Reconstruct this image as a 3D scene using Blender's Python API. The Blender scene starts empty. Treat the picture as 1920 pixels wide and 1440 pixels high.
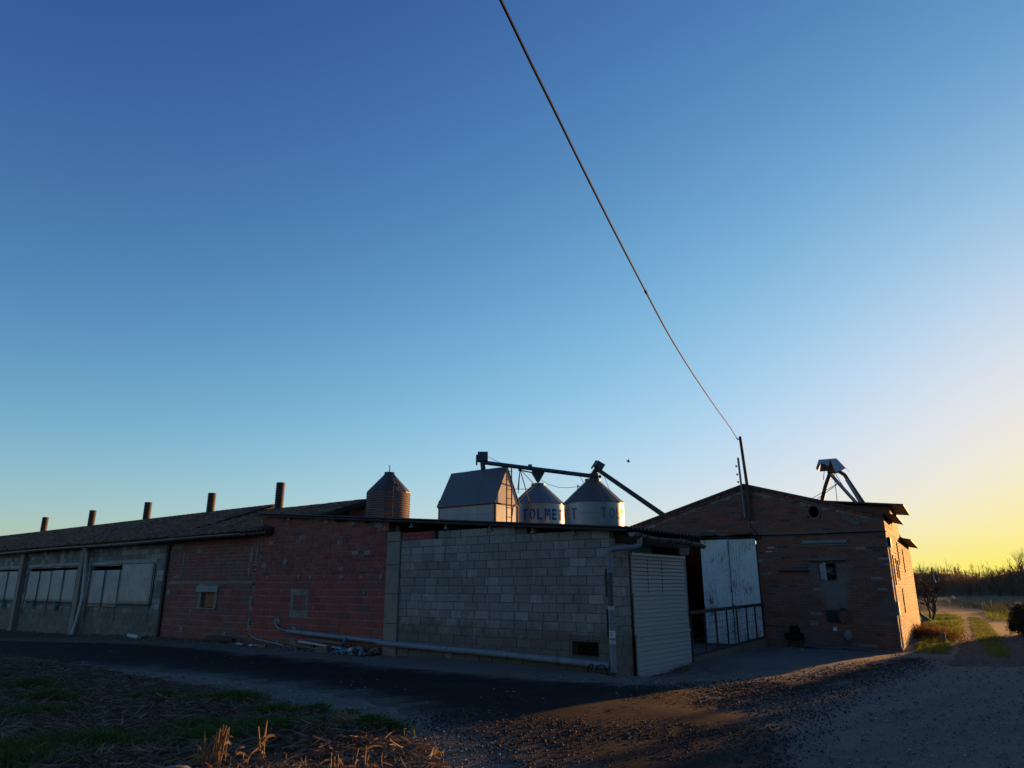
import bpy, bmesh, math, random
from mathutils import Vector, Matrix, noise as mnoise
import numpy as np
R = math.radians
random.seed(7)
rng = random.Random(11)
scene = bpy.context.scene
col = scene.collection

# ------------------------------------------------------------------ camera, sky, sun, exposure
CAM_H = 1.7
PITCH = math.atan(380/1331)
cam = bpy.data.objects.new('camera', bpy.data.cameras.new('camera'))
col.objects.link(cam)
cam.location = (0, 0, CAM_H)
cam.rotation_euler = (R(90) + PITCH, 0, 0)
cam.data.sensor_width = 36
cam.data.lens = 36*1331/1920
cam.data.clip_end = 5000
cam.data.clip_start = 0.05
scene.camera = cam

SUN_AZ = R(46.2)       # clockwise from +Y
SUN_EL = R(4.2)
world = bpy.data.worlds.new('World'); scene.world = world; world.use_nodes = True
wn = world.node_tree; wn.nodes.clear()
sky = wn.nodes.new('ShaderNodeTexSky'); sky.sky_type = 'NISHITA'; sky.sun_disc = False
sky.sun_elevation = SUN_EL; sky.sun_rotation = SUN_AZ
sky.air_density = 1.0; sky.dust_density = 0.4; sky.ozone_density = 1.5; sky.altitude = 0
bg = wn.nodes.new('ShaderNodeBackground'); bg.inputs['Strength'].default_value = 0.053
wo = wn.nodes.new('ShaderNodeOutputWorld')
# film-like response of the whole sky: each channel a*x^p / (1 + c*x^p), blue also rolled off where red is strong
sep = wn.nodes.new('ShaderNodeSeparateColor'); comb = wn.nodes.new('ShaderNodeCombineColor'); wn.links.new(sky.outputs[0], sep.inputs[0])
def wm(op, a, b):
    n = wn.nodes.new('ShaderNodeMath'); n.operation = op
    for i, v in enumerate((a, b)):
        if isinstance(v, (int, float)): n.inputs[i].default_value = v
        else: wn.links.new(v, n.inputs[i])
    return n.outputs[0]
red15 = wm('POWER', sep.outputs[0], 2.0)
for ch, (a_, p_, c_, k_) in enumerate(((.176, 1.7, .173, 0), (.267, 2.1, .307, 0), (.274, 1.4, .162, .04))):
    src = sep.outputs[ch] if ch < 2 else wm('ADD', sep.outputs[2], wm('MULTIPLY', sep.outputs[1], .4))
    xp = wm('POWER', src, p_); den = wm('ADD', wm('MULTIPLY', xp, c_), 1.0)
    if k_: den = wm('ADD', den, wm('MULTIPLY', red15, k_))
    wn.links.new(wm('DIVIDE', wm('MULTIPLY', xp, a_/0.15), den), comb.inputs[ch])
wn.links.new(comb.outputs[0], bg.inputs[0]); wn.links.new(bg.outputs[0], wo.inputs[0])

sun = bpy.data.objects.new('sun', bpy.data.lights.new('sun', 'SUN')); col.objects.link(sun)
sdir = Vector((math.cos(SUN_EL)*math.sin(SUN_AZ), math.cos(SUN_EL)*math.cos(SUN_AZ), math.sin(SUN_EL)))
sun.rotation_euler = sdir.to_track_quat('Z', 'Y').to_euler()
sun.data.energy = 4.0; sun.data.angle = R(0.6); sun.data.color = (1.0, 0.48, 0.15)
sun.location = (30, 30, 20)
scene.view_settings.view_transform = 'Standard'; scene.view_settings.look = 'None'
scene.view_settings.exposure = 1.5; scene.view_settings.gamma = 1.0

# ------------------------------------------------------------------ frames of the two buildings
C0 = (2.07, 15.41); WA = R(38)     # long wall: s runs left and away from its right corner
WD = (-math.cos(WA), math.sin(WA)); WN = (-math.sin(WA), -math.cos(WA))
G0 = (10.52, 20.38); GA = R(31)    # gable front: t runs left from its right corner
GD = (-math.cos(GA), math.sin(GA)); GN = (-math.sin(GA), -math.cos(GA))
def wpt(s, o, z=0): return Vector((C0[0]+WD[0]*s+WN[0]*o, C0[1]+WD[1]*s+WN[1]*o, z))
def gpt(t, o, z=0): return Vector((G0[0]+GD[0]*t+GN[0]*o, G0[1]+GD[1]*t+GN[1]*o, z))
def wloc(x, y): dx, dy = x-C0[0], y-C0[1]; return dx*WD[0]+dy*WD[1], dx*WN[0]+dy*WN[1]
def gloc(x, y): dx, dy = x-G0[0], y-G0[1]; return dx*GD[0]+dy*GD[1], dx*GN[0]+dy*GN[1]
def sst(a, b, v):
    t = min(1, max(0, (v-a)/(b-a))); return t*t*(3-2*t)
def gz(x, y):
    s, o = wloc(x, y)
    z = -0.33*sst(13, 33, s)
    z -= 0.16*math.exp(-((x-3.1)**2+(y-16.6)**2)/(1.7**2))
    return z

# ------------------------------------------------------------------ materials
MATS = {}
def nd(nt, t, **kw):
    n = nt.nodes.new(t)
    for k, v in kw.items(): setattr(n, k, v)
    return n
def ramp(nt, fac, stops):
    r = nd(nt, 'ShaderNodeValToRGB'); e = r.color_ramp.elements
    while len(e) < len(stops): e.new(0.5)
    for i, (p, c) in enumerate(stops):
        e[i].position = p; e[i].color = (*c, 1) if len(c) == 3 else c
    nt.links.new(fac, r.inputs[0]); return r.outputs[0]
def mixc(nt, fac, a, b, mode='MIX'):
    m = nd(nt, 'ShaderNodeMix', data_type='RGBA', blend_type=mode)
    for sock, v in ((0, fac), (6, a), (7, b)):
        if hasattr(v, 'is_output') or isinstance(v, bpy.types.NodeSocket): nt.links.new(v, m.inputs[sock])
        elif sock == 0: m.inputs[0].default_value = v
        else: m.inputs[sock].default_value = (*v, 1)
    return m.outputs[2]
def noise_(nt, vec, scale, detail=4, rough=0.6, stretch=None):
    n = nd(nt, 'ShaderNodeTexNoise'); n.inputs['Scale'].default_value = scale
    n.inputs['Detail'].default_value = detail; n.inputs['Roughness'].default_value = rough
    if stretch:
        mp = nd(nt, 'ShaderNodeMapping'); mp.inputs['Scale'].default_value = stretch
        nt.links.new(vec, mp.inputs[0]); vec = mp.outputs[0]
    nt.links.new(vec, n.inputs['Vector']); return n.outputs['Fac']
def mathn(nt, op, a, b=None, clamp=False):
    m = nd(nt, 'ShaderNodeMath', operation=op, use_clamp=clamp)
    for i, v in enumerate((a, b)):
        if v is None: continue
        if isinstance(v, bpy.types.NodeSocket): nt.links.new(v, m.inputs[i])
        else: m.inputs[i].default_value = v
    return m.outputs[0]
def mat(name, stops, rough=0.85, metal=0.0, stain=None, stain_amt=0.5, stain_scale=1.5, fine=30, fine_amt=0.35,
        bump=0.3, bump_scale=60, spec=0.3, translucent=0.0, stretch=None, extra=None, stain_range=(0.45, 0.7)):
    """stops: list of (pos, colour) chosen per piece at random; stain: colour mixed in by world-space noise."""
    m = bpy.data.materials.new(name); m.use_nodes = True; nt = m.node_tree
    p = nt.nodes['Principled BSDF']; out = nt.nodes['Material Output']
    geo = nd(nt, 'ShaderNodeNewGeometry'); oi = nd(nt, 'ShaderNodeObjectInfo'); pos = geo.outputs['Position']
    if len(stops) > 1:
        r = mathn(nt, 'FRACT', mathn(nt, 'ADD', oi.outputs['Random'], geo.outputs['Random Per Island']))
        c = ramp(nt, r, stops)
    else:
        rgb = nd(nt, 'ShaderNodeRGB'); rgb.outputs[0].default_value = (*stops[0][1], 1); c = rgb.outputs[0]
    if fine_amt:
        f = noise_(nt, pos, fine, 5, 0.65, stretch)
        k = ramp(nt, f, [(0.25, (1-fine_amt,)*3), (0.75, (1+fine_amt,)*3)])
        c = mixc(nt, 1.0, c, k, 'MULTIPLY')
    if stain:
        f = noise_(nt, pos, stain_scale, 6, 0.65)
        k = ramp(nt, f, [(stain_range[0], (0, 0, 0)), (stain_range[1], (1, 1, 1))])
        c = mixc(nt, mathn(nt, 'MULTIPLY', k, stain_amt), c, stain)
    if extra: c = extra(nt, pos, c)
    nt.links.new(c, p.inputs['Base Color'])
    p.inputs['Roughness'].default_value = rough; p.inputs['Metallic'].default_value = metal
    p.inputs['Specular IOR Level'].default_value = spec
    if bump:
        b = nd(nt, 'ShaderNodeBump'); b.inputs['Strength'].default_value = bump; b.inputs['Distance'].default_value = 0.02
        nt.links.new(noise_(nt, pos, bump_scale, 6, 0.7), b.inputs['Height']); nt.links.new(b.outputs[0], p.inputs['Normal'])
    if translucent:
        tr = nd(nt, 'ShaderNodeBsdfTranslucent'); nt.links.new(c, tr.inputs[0])
        mx = nd(nt, 'ShaderNodeMixShader'); mx.inputs[0].default_value = translucent
        nt.links.new(p.outputs[0], mx.inputs[1]); nt.links.new(tr.outputs[0], mx.inputs[2]); nt.links.new(mx.outputs[0], out.inputs[0])
    MATS[name] = m; return m

def dust_fan(nt, pos, c):
    """pale dust blown on to the gable bricks below the fan, and a smear beside the right corner"""
    def loc():
        v = nd(nt, 'ShaderNodeVectorMath', operation='SUBTRACT'); nt.links.new(pos, v.inputs[0]); v.inputs[1].default_value = (G0[0], G0[1], 0)
        d = nd(nt, 'ShaderNodeVectorMath', operation='DOT_PRODUCT'); nt.links.new(v.outputs[0], d.inputs[0]); d.inputs[1].default_value = (GD[0], GD[1], 0)
        sp = nd(nt, 'ShaderNodeSeparateXYZ'); nt.links.new(pos, sp.inputs[0]); return d.outputs['Value'], sp.outputs[2]
    t, z = loc()
    nz = noise_(nt, pos, 5, 4)
    def blob(c, tc, zc, rt, rz, amt, colr):
        a = mathn(nt, 'DIVIDE', mathn(nt, 'SUBTRACT', t, tc), rt); b = mathn(nt, 'DIVIDE', mathn(nt, 'SUBTRACT', z, zc), rz)
        d = mathn(nt, 'ADD', mathn(nt, 'MULTIPLY', a, a), mathn(nt, 'MULTIPLY', b, b))
        d = mathn(nt, 'ADD', d, mathn(nt, 'MULTIPLY', mathn(nt, 'SUBTRACT', nz, 0.5), 1.2))
        k = ramp(nt, d, [(0.3, (1, 1, 1)), (1.0, (0, 0, 0))])
        return mixc(nt, mathn(nt, 'MULTIPLY', k, amt), c, colr)
    c = blob(c, 1.52, 1.55, 0.45, 0.55, 0.85, (0.19, 0.18, 0.175))
    c = blob(c, 1.55, 2.1, 0.62, 0.5, 0.7, (0.17, 0.155, 0.145))
    c = blob(c, 0.15, 1.15, 0.35, 0.35, 0.5, (0.12, 0.12, 0.13))
    c = blob(c, 2.3, 0.2, 1.6, 0.35, 0.5, (0.10, 0.10, 0.11))
    return c

def splash(nt, pos, c):
    sp = nd(nt, 'ShaderNodeSeparateXYZ'); nt.links.new(pos, sp.inputs[0])
    f = noise_(nt, pos, 2.2, 6, .7); z = mathn(nt, 'ADD', sp.outputs[2], mathn(nt, 'MULTIPLY', f, -1.3))
    c = mixc(nt, ramp(nt, z, [(.0, (.75, .75, .75)), (.32, (0, 0, 0))]), c, (.115, .098, .078))
    g = noise_(nt, pos, 3.2, 5, .7, (1, 1, .12)); k = ramp(nt, g, [(.52, (0, 0, 0)), (.72, (.55, .55, .55))])
    return mixc(nt, k, c, (.12, .115, .105))
mat('block', [(0, (.20, .187, .182)), (.45, (.25, .235, .228)), (.72, (.325, .305, .295)), (1, (.22, .205, .19))], stain=(.14, .135, .125), stain_amt=.75, stain_scale=.9, bump=.6, fine=24, extra=splash)
mat('barn_block', [(0, (.125, .13, .132)), (.4, (.19, .197, .198)), (.75, (.32, .322, .32)), (1, (.14, .137, .13))], stain=(.10, .085, .06), stain_amt=.6, stain_scale=1.1, bump=.6, extra=splash)
mat('mortar', [(0, (.12, .115, .11))], stain=(.1, .1, .1), bump=.5)
mat('mortar_mid', [(0, (.235, .215, .20))], stain=(.12, .095, .085), stain_amt=.9, stain_scale=2.2, stain_range=(.4, .62), bump=.5)
mat('mortar_dark', [(0, (.13, .10, .088))], stain=(.20, .165, .145), bump=.5)
mat('red_brick', [(0, (.17, .050, .042)), (.35, (.225, .064, .05)), (.7, (.27, .085, .062)), (.92, (.20, .08, .065)), (.94, (.10, .055, .05)), (.96, (.10, .055, .05)), (.965, (.2, .065, .05)), (.988, (.2, .065, .05)), (.992, (.33, .22, .18)), (1, (.33, .22, .18))], stain=(.12, .065, .055), stain_amt=.55, stain_scale=1.4, bump=.35)
mat('hollow_brick', [(0, (.22, .05, .042)), (.4, (.29, .064, .05)), (.8, (.26, .066, .05)), (.95, (.16, .065, .06)), (1, (.27, .085, .065))], stain=(.15, .075, .068), stain_amt=.5, stain_scale=1.3, bump=.35)
mat('barn_brick', [(0, (.17, .055, .045)), (.4, (.225, .066, .052)), (.8, (.19, .07, .056)), (1, (.25, .085, .066))], stain=(.12, .095, .085), stain_amt=.75, stain_scale=1.2, bump=.4)
mat('gable_brick', [(0, (.165, .064, .043)), (.3, (.235, .086, .056)), (.6, (.19, .073, .05)), (.90, (.19, .095, .072)), (.92, (.07, .05, .045)), (.955, (.08, .055, .05)), (.96, (.17, .08, .06)), (.985, (.17, .08, .06)), (.99, (.27, .22, .185)), (1, (.24, .19, .155))], stain=(.08, .06, .055), stain_amt=.5, stain_scale=.9, bump=.4, extra=dust_fan)
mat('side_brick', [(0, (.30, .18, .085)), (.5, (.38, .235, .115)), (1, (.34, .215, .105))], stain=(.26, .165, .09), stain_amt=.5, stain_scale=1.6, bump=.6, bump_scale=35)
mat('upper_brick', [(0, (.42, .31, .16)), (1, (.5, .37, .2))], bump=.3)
mat('pillar', [(0, (.23, .205, .175))], stain=(.15, .14, .125), stain_amt=.7, bump=.5)
mat('tie', [(0, (.12, .10, .09))], stain=(.16, .14, .125), stain_amt=.7, stain_scale=3, bump=.5)
mat('concrete', [(0, (.20, .20, .205))], stain=(.12, .12, .125), stain_amt=.7, stain_scale=.8, bump=.4)
mat('patch', [(0, (.20, .185, .178))], stain=(.14, .105, .095), stain_amt=.8, stain_scale=6, bump=.6, bump_scale=30)
mat('lintel', [(0, (.27, .265, .25)), (1, (.34, .335, .32))], stain=(.18, .165, .15), bump=.3)
mat('panel_board', [(0, (.33, .305, .275)), (1, (.40, .37, .335))], stain=(.52, .485, .44), stain_amt=.8, stain_scale=1.3, bump=.3, stretch=(1, 1, .4))
mat('roof_tile', [(0, (.085, .05, .036)), (.35, (.17, .095, .06)), (.7, (.24, .135, .085)), (1, (.12, .08, .06))], stain=(.07, .062, .05), stain_amt=.7, stain_scale=2, bump=.4)
mat('fibre_cement', [(0, (.06, .06, .058))], stain=(.035, .035, .033), bump=.4)
mat('dark_steel', [(0, (.014, .0145, .016))], rough=.6, bump=.1)
mat('rust_steel', [(0, (.075, .05, .042))], rough=.75, stain=(.035, .03, .03), stain_scale=4)
mat('vent_dark', [(0, (.045, .034, .03))], rough=.7, stain=(.025, .02, .02), stain_scale=4)
mat('red_steel', [(0, (.14, .03, .022))], rough=.7, stain=(.06, .03, .025), stain_scale=4)
def streak(nt, pos, c):
    f = noise_(nt, pos, 3.0, 5, 0.7, (1.0, 1.0, .15)); k = ramp(nt, f, [(0.4, (0, 0, 0)), (0.7, (1, 1, 1))])
    return mixc(nt, mathn(nt, 'MULTIPLY', k, .5), c, (.13, .145, .17))
mat('galvanised', [(0, (.215, .24, .275))], rough=.40, metal=.8, fine_amt=.2, bump=.05, bump_scale=8, extra=streak)
mat('galv_dull', [(0, (.155, .168, .185))], rough=.6, metal=.55, fine_amt=.2, bump=.1, bump_scale=8)
mat('silo_cone', [(0, (.115, .108, .105))], rough=.6, metal=.4, fine_amt=.2, bump=.1, bump_scale=8)
mat('hood_sheet', [(0, (.30, .325, .36))], rough=.5, metal=.3, fine_amt=.15, bump=.05)
mat('galv_white', [(0, (.28, .295, .315))], rough=.55, metal=.35, fine_amt=.25, bump=.15, bump_scale=12, extra=streak)
mat('pale_sheet', [(0, (.52, .50, .45))], rough=.6, fine_amt=.2, bump=.1, stain=(.36, .33, .29), stain_scale=3)
mat('roof_sheet', [(0, (.10, .113, .132))], rough=.6, metal=.3, fine_amt=.15, bump=.08)
mat('brown_silo', [(0, (.165, .135, .125))], rough=.55, metal=.35, stain=(.12, .09, .08), stain_scale=3, bump=.05)
mat('brown_cone', [(0, (.085, .072, .066))], rough=.55, metal=.35, stain=(.06, .05, .05), stain_scale=3, bump=.05)
mat('auger_blue', [(0, (.03, .055, .075))], rough=.55, metal=.2, stain=(.05, .06, .06), stain_scale=5)
mat('auger_green', [(0, (.032, .04, .036))], rough=.6, metal=.2)
mat('funnel_blue', [(0, (.045, .11, .17))], rough=.55, metal=.1)
mat('letter_blue', [(0, (.004, .075, .30))], rough=.65, spec=.1, stain=(.01, .075, .24), stain_scale=6, fine_amt=.3)
mat('letter_faded', [(0, (.075, .095, .125))], rough=.6, stain=(.2, .21, .22), stain_scale=6, stain_amt=.6)
mat('white_slat', [(0, (.285, .28, .275)), (1, (.305, .30, .295))], rough=.6, stain=(.26, .25, .24), stain_amt=.5, fine_amt=.12, bump=.08)
def door_rust(nt, pos, c):
    f = noise_(nt, pos, 2.2, 6, .7); g = noise_(nt, pos, 22, 5, .7, (1, 1, .3))
    k = ramp(nt, mathn(nt, 'MULTIPLY', f, g), [(.30, (0, 0, 0)), (.36, (1, 1, 1))])
    return mixc(nt, mathn(nt, 'MULTIPLY', k, .9), c, (.14, .065, .025))
mat('door_white', [(0, (.66, .71, .70))], rough=.6, stain=(.44, .475, .47), stain_scale=2.5, fine_amt=.15, bump=.06, extra=door_rust)
mat('pvc_grey', [(0, (.17, .195, .235))], rough=.45, stain=(.09, .10, .12), stain_scale=4, fine_amt=.1, bump=.03)
mat('pvc_dark', [(0, (.055, .068, .085))], rough=.5, fine_amt=.1, bump=.03)
mat('pvc_teal', [(0, (.055, .17, .24))], rough=.5, stain=(.07, .10, .12), stain_scale=9, fine_amt=.15, bump=.03)
mat('pvc_white', [(0, (.42, .43, .43))], rough=.5, stain=(.25, .24, .22), stain_scale=6, bump=.03)
mat('gutter_zinc', [(0, (.13, .135, .14))], rough=.5, metal=.3, stain=(.07, .06, .05), stain_scale=3)
mat('wood_old', [(0, (.15, .12, .095)), (1, (.19, .155, .125))], stain=(.07, .06, .05), stretch=(1, 1, 6))
mat('wood_dark', [(0, (.05, .035, .03))], stain=(.025, .02, .02))
mat('green_cloth', [(0, (.015, .14, .10))], bump=.2)
mat('green_sheet', [(0, (.02, .11, .075))], bump=.1)
mat('black', [(0, (.006, .006, .0065))], rough=.8, spec=.15, fine_amt=0, bump=0)
mat('paper', [(0, (.55, .56, .57))], fine_amt=.1, bump=0)
mat('hose_green', [(0, (.055, .075, .05))], rough=.5, bump=0)
mat('litter', [(0, (.42, .43, .45))], fine_amt=.1, bump=.2)
mat('blade_dark', [(0, (.05, .052, .055))], rough=.5, metal=.5)
mat('orange_clay', [(0, (.30, .12, .06))])
mat('feather', [(0, (.03, .032, .036))], bump=0)
mat('glow_glass', [(0, (.6, .5, .42))], rough=.4, bump=0)
# ground
def gravel_mix(nt, pos, c):
    sp = nd(nt, 'ShaderNodeSeparateXYZ'); nt.links.new(pos, sp.inputs[0])
    f = noise_(nt, pos, .35, 5, .6); g = noise_(nt, pos, 3.5, 6, .75)
    c = mixc(nt, ramp(nt, f, [(.42, (0, 0, 0)), (.62, (1, 1, 1))]), c, (.195, .162, .125))
    mp = nd(nt, 'ShaderNodeMapping'); mp.inputs['Rotation'].default_value = (0, 0, .92); nt.links.new(pos, mp.inputs[0])
    st = noise_(nt, mp.outputs[0], 1.6, 5, .6, (1, .1, 1)); c = mixc(nt, ramp(nt, st, [(.4, (0, 0, 0)), (.6, (.6, .6, .6))]), c, (.11, .094, .076))
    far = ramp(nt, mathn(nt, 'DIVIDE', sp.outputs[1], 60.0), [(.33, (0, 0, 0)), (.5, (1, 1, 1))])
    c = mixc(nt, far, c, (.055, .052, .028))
    return mixc(nt, ramp(nt, g, [(.48, (0, 0, 0)), (.72, (.6, .6, .6))]), c, (.075, .064, .054))
mat('ground', [(0, (.175, .15, .122))], rough=.95, spec=.15, fine=60, fine_amt=.4, bump=.25, bump_scale=28, extra=gravel_mix)
def asph_mix(nt, pos, c):
    f = noise_(nt, pos, .5, 5, .65); g = noise_(nt, pos, 2.2, 6, .75, (1, 1.0, 1))
    c = mixc(nt, ramp(nt, f, [(.5, (0, 0, 0)), (.66, (.75, .75, .75))]), c, (.034, .029, .0245))
    c = mixc(nt, ramp(nt, g, [(.5, (0, 0, 0)), (.75, (.5, .5, .5))]), c, (.013, .0125, .0125))
    at = nd(nt, 'ShaderNodeAttribute'); at.attribute_name = 'edge'
    h = noise_(nt, pos, 1.5, 7, .72); h2 = noise_(nt, pos, 14, 5, .75)
    e = mathn(nt, 'ADD', at.outputs['Fac'], mathn(nt, 'ADD', mathn(nt, 'MULTIPLY', h, -2.0), mathn(nt, 'MULTIPLY', h2, -.7)))
    c = mixc(nt, ramp(nt, mathn(nt, 'ADD', e, 1.3), [(.0, (1, 1, 1)), (.45, (.35, .35, .35)), (.9, (0, 0, 0))]), c, (.12, .104, .088))
    gr = noise_(nt, pos, 34, 4, .8); return mixc(nt, ramp(nt, gr, [(.56, (0, 0, 0)), (.72, (.55, .55, .55))]), c, (.07, .062, .053))
mat('asphalt', [(0, (.019, .016, .0135))], rough=.95, spec=.08, fine=80, fine_amt=.5, bump=.1, bump_scale=40, extra=asph_mix)
def dirt_mix(nt, pos, c):
    f = noise_(nt, pos, .9, 5, .65); return mixc(nt, ramp(nt, f, [(.45, (0, 0, 0)), (.7, (.7, .7, .7))]), c, (.075, .061, .05))
mat('track', [(0, (.055, .045, .037))], rough=.95, spec=.15, fine=20, fine_amt=.3, bump=.3, bump_scale=20, extra=dirt_mix)
mat('apron', [(0, (.125, .107, .088))], rough=.9, stain=(.078, .068, .058), stain_amt=.8, stain_scale=.9, fine_amt=.25, bump=.2)
mat('field', [(0, (.06, .043, .030))], rough=.97, spec=.1, stain=(.034, .034, .016), stain_amt=.8, stain_scale=1.2, fine=12, fine_amt=.5, bump=1.0, bump_scale=14)
mat('meadow', [(0, (.045, .052, .018))], rough=.95, spec=.1, stain=(.06, .05, .028), stain_amt=.8, stain_scale=.08, fine=.6, fine_amt=.35, bump=.2, bump_scale=3)
mat('stone', [(0, (.13, .114, .097)), (.4, (.18, .158, .133)), (.9, (.24, .212, .18)), (1, (.34, .305, .265))], rough=.9, bump=.3)
mat('chip', [(0, (.013, .012, .011)), (.85, (.028, .025, .022)), (.97, (.05, .044, .038)), (1, (.13, .115, .10))], rough=.85, spec=.4, bump=.2)
mat('boulder', [(0, (.19, .175, .155))], stain=(.17, .15, .13), stain_scale=6, bump=.8, bump_scale=20)
mat('grass', [(0, (.035, .085, .014)), (.6, (.062, .125, .02)), (1, (.11, .15, .032))], rough=.7, bump=0, fine_amt=0, translucent=.35)
mat('verge_grass', [(0, (.10, .14, .022)), (.6, (.16, .20, .03)), (1, (.24, .22, .055))], rough=.7, bump=0, fine_amt=0, translucent=.5)
mat('straw', [(0, (.10, .074, .05)), (.6, (.165, .125, .088)), (1, (.25, .20, .148))], rough=.85, spec=.1, bump=0, fine_amt=0, translucent=.08)
mat('dry_stalk', [(0, (.20, .125, .06)), (1, (.30, .20, .10))], rough=.7, bump=0, fine_amt=.2, translucent=.25)
mat('reed', [(0, (.10, .05, .02)), (1, (.16, .085, .035))], rough=.8, bump=0, fine_amt=0, translucent=.3)
mat('weed', [(0, (.075, .085, .035)), (1, (.13, .125, .06))], rough=.8, bump=0, fine_amt=0, translucent=.3)
mat('bark', [(0, (.055, .04, .032))], rough=.9, bump=.3)
mat('twig', [(0, (.055, .036, .028)), (1, (.09, .06, .042))], rough=.9, bump=0, fine_amt=0)
mat('far_twig', [(0, (.085, .058, .04)), (1, (.17, .115, .07))], rough=.9, bump=0, fine_amt=0, translucent=.3)
mat('hedge_leaf', [(0, (.022, .032, .013)), (1, (.04, .05, .02))], rough=.7, bump=0, fine_amt=0, translucent=.15)
mat('hill', [(0, (.085, .06, .042))], rough=1, spec=.05, stain=(.03, .026, .018), stain_scale=.08, bump=0)

# ------------------------------------------------------------------ mesh helpers
class MB:
    def __init__(self): self.v = []; self.f = []; self.smooth = False
    def add(self, vs, fs):
        n = len(self.v); self.v += [tuple(p) for p in vs]; self.f += [tuple(i+n for i in q) for q in fs]
    def box(self, x0, x1, y0, y1, z0, z1, M=None):
        vs = [Vector((x, y, z)) for z in (z0, z1) for y in (y0, y1) for x in (x0, x1)]
        if M: vs = [M @ p for p in vs]
        self.add(vs, [(0, 2, 3, 1), (4, 5, 7, 6), (0, 1, 5, 4), (2, 6, 7, 3), (0, 4, 6, 2), (1, 3, 7, 5)]); return self
    def cbox(self, x0, x1, y0, y1, z0, z1, b=.01, M=None):
        """box with chamfered vertical and horizontal edges on both y faces"""
        vs = []
        for y, i in ((y0, b), (y0+b, 0), (y1-b, 0), (y1, b)):
            vs += [Vector((x0+i, y, z0+i)), Vector((x1-i, y, z0+i)), Vector((x1-i, y, z1-i)), Vector((x0+i, y, z1-i))]
        if M: vs = [M @ p for p in vs]
        fs = [(0, 1, 2, 3), (15, 14, 13, 12)]
        for k in range(3):
            for j in range(4):
                a, c = k*4+j, k*4+(j+1) % 4; fs.append((c, a, a+4, c+4))
        self.add(vs, fs); return self
    def prism(self, poly, d, M=None):
        """poly: 3D points of one face, d: extrusion vector"""
        n = len(poly); d = Vector(d); vs = [Vector(p) for p in poly] + [Vector(p)+d for p in poly]
        if M: vs = [M @ p for p in vs]
        self.add(vs, [tuple(range(n))[::-1], tuple(range(n, 2*n))] + [(i, (i+1) % n, n+(i+1) % n, n+i) for i in range(n)]); return self
    def tube(self, path, r, n=10, caps=True):
        path = [Vector(p) for p in path]; rs = r if isinstance(r, (list, tuple)) else [r]*len(path)
        t0 = (path[1]-path[0]).normalized(); up = Vector((0, 0, 1)) if abs(t0.z) < .9 else Vector((1, 0, 0))
        a = t0.cross(up).normalized(); rings = []
        for i, p in enumerate(path):
            if i == 0: t = path[1]-path[0]
            elif i == len(path)-1: t = path[-1]-path[-2]
            else: t = (path[i]-path[i-1]).normalized()+(path[i+1]-path[i]).normalized()
            t.normalize(); a = (a-t*a.dot(t)).normalized(); b = t.cross(a)
            rings.append([p+(a*math.cos(2*math.pi*k/n)+b*math.sin(2*math.pi*k/n))*rs[i] for k in range(n)])
        vs = [q for g in rings for q in g]
        fs = [(i*n+k, i*n+(k+1) % n, (i+1)*n+(k+1) % n, (i+1)*n+k) for i in range(len(path)-1) for k in range(n)]
        if caps: fs += [tuple(range(n))[::-1], tuple(range((len(path)-1)*n, len(path)*n))]
        self.add(vs, fs); return self
    def lathe(self, prof, c=(0, 0, 0), n=40, cap=True):
        vs = [(c[0]+r*math.cos(2*math.pi*k/n), c[1]+r*math.sin(2*math.pi*k/n), c[2]+z) for r, z in prof for k in range(n)]
        fs = [(i*n+k, i*n+(k+1) % n, (i+1)*n+(k+1) % n, (i+1)*n+k) for i in range(len(prof)-1) for k in range(n)]
        if cap: fs += [tuple(range(n))[::-1], tuple(range((len(prof)-1)*n, len(prof)*n))]
        self.add(vs, fs); return self
    def sphere(self, c, r, n=8, sq=(1, 1, 1), jit=0, seed=0):
        rr = random.Random(seed); vs = [(c[0], c[1], c[2]-r*sq[2])]; m = n//2
        for i in range(1, m):
            th = -math.pi/2+math.pi*i/m
            for k in range(n):
                q = r*(1+rr.uniform(-jit, jit)); vs.append((c[0]+q*sq[0]*math.cos(th)*math.cos(2*math.pi*k/n), c[1]+q*sq[1]*math.cos(th)*math.sin(2*math.pi*k/n), c[2]+q*sq[2]*math.sin(th)))
        vs.append((c[0], c[1], c[2]+r*sq[2])); fs = []
        for k in range(n):
            fs.append((0, 1+(k+1) % n, 1+k)); fs.append((len(vs)-1, 1+(m-2)*n+k, 1+(m-2)*n+(k+1) % n))
            for i in range(m-2): fs.append((1+i*n+k, 1+i*n+(k+1) % n, 1+(i+1)*n+(k+1) % n, 1+(i+1)*n+k))
        self.add(vs, fs); return self
    def mesh(self, name):
        me = bpy.data.meshes.new(name); me.from_pydata([tuple(p) for p in self.v], [], self.f); me.update()
        return me
    def build(self, name, material, parent=None, smooth=False, loc=None, kind=None, label=None, cat=None, group=None):
        me = self.mesh(name); me.materials.append(MATS[material])
        if smooth: me.polygons.foreach_set('use_smooth', [True]*len(me.polygons)); me.set_sharp_from_angle(angle=R(40))
        o = bpy.data.objects.new(name, me); col.objects.link(o); o.parent = parent
        if loc is not None: o.location = loc
        return tag(o, label, cat, group, kind)
def tag(o, label=None, cat=None, group=None, kind=None):
    if label: o['label'] = label
    if cat: o['category'] = cat
    if group: o['group'] = group
    if kind: o['kind'] = kind
    return o
def thing(name, label, cat, loc=(0, 0, 0), rz=0, group=None):
    o = bpy.data.objects.new(name, None); col.objects.link(o); o.location = loc; o.rotation_euler = (0, 0, rz)
    o.empty_display_size = .3
    return tag(o, label, cat, group)
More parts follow.
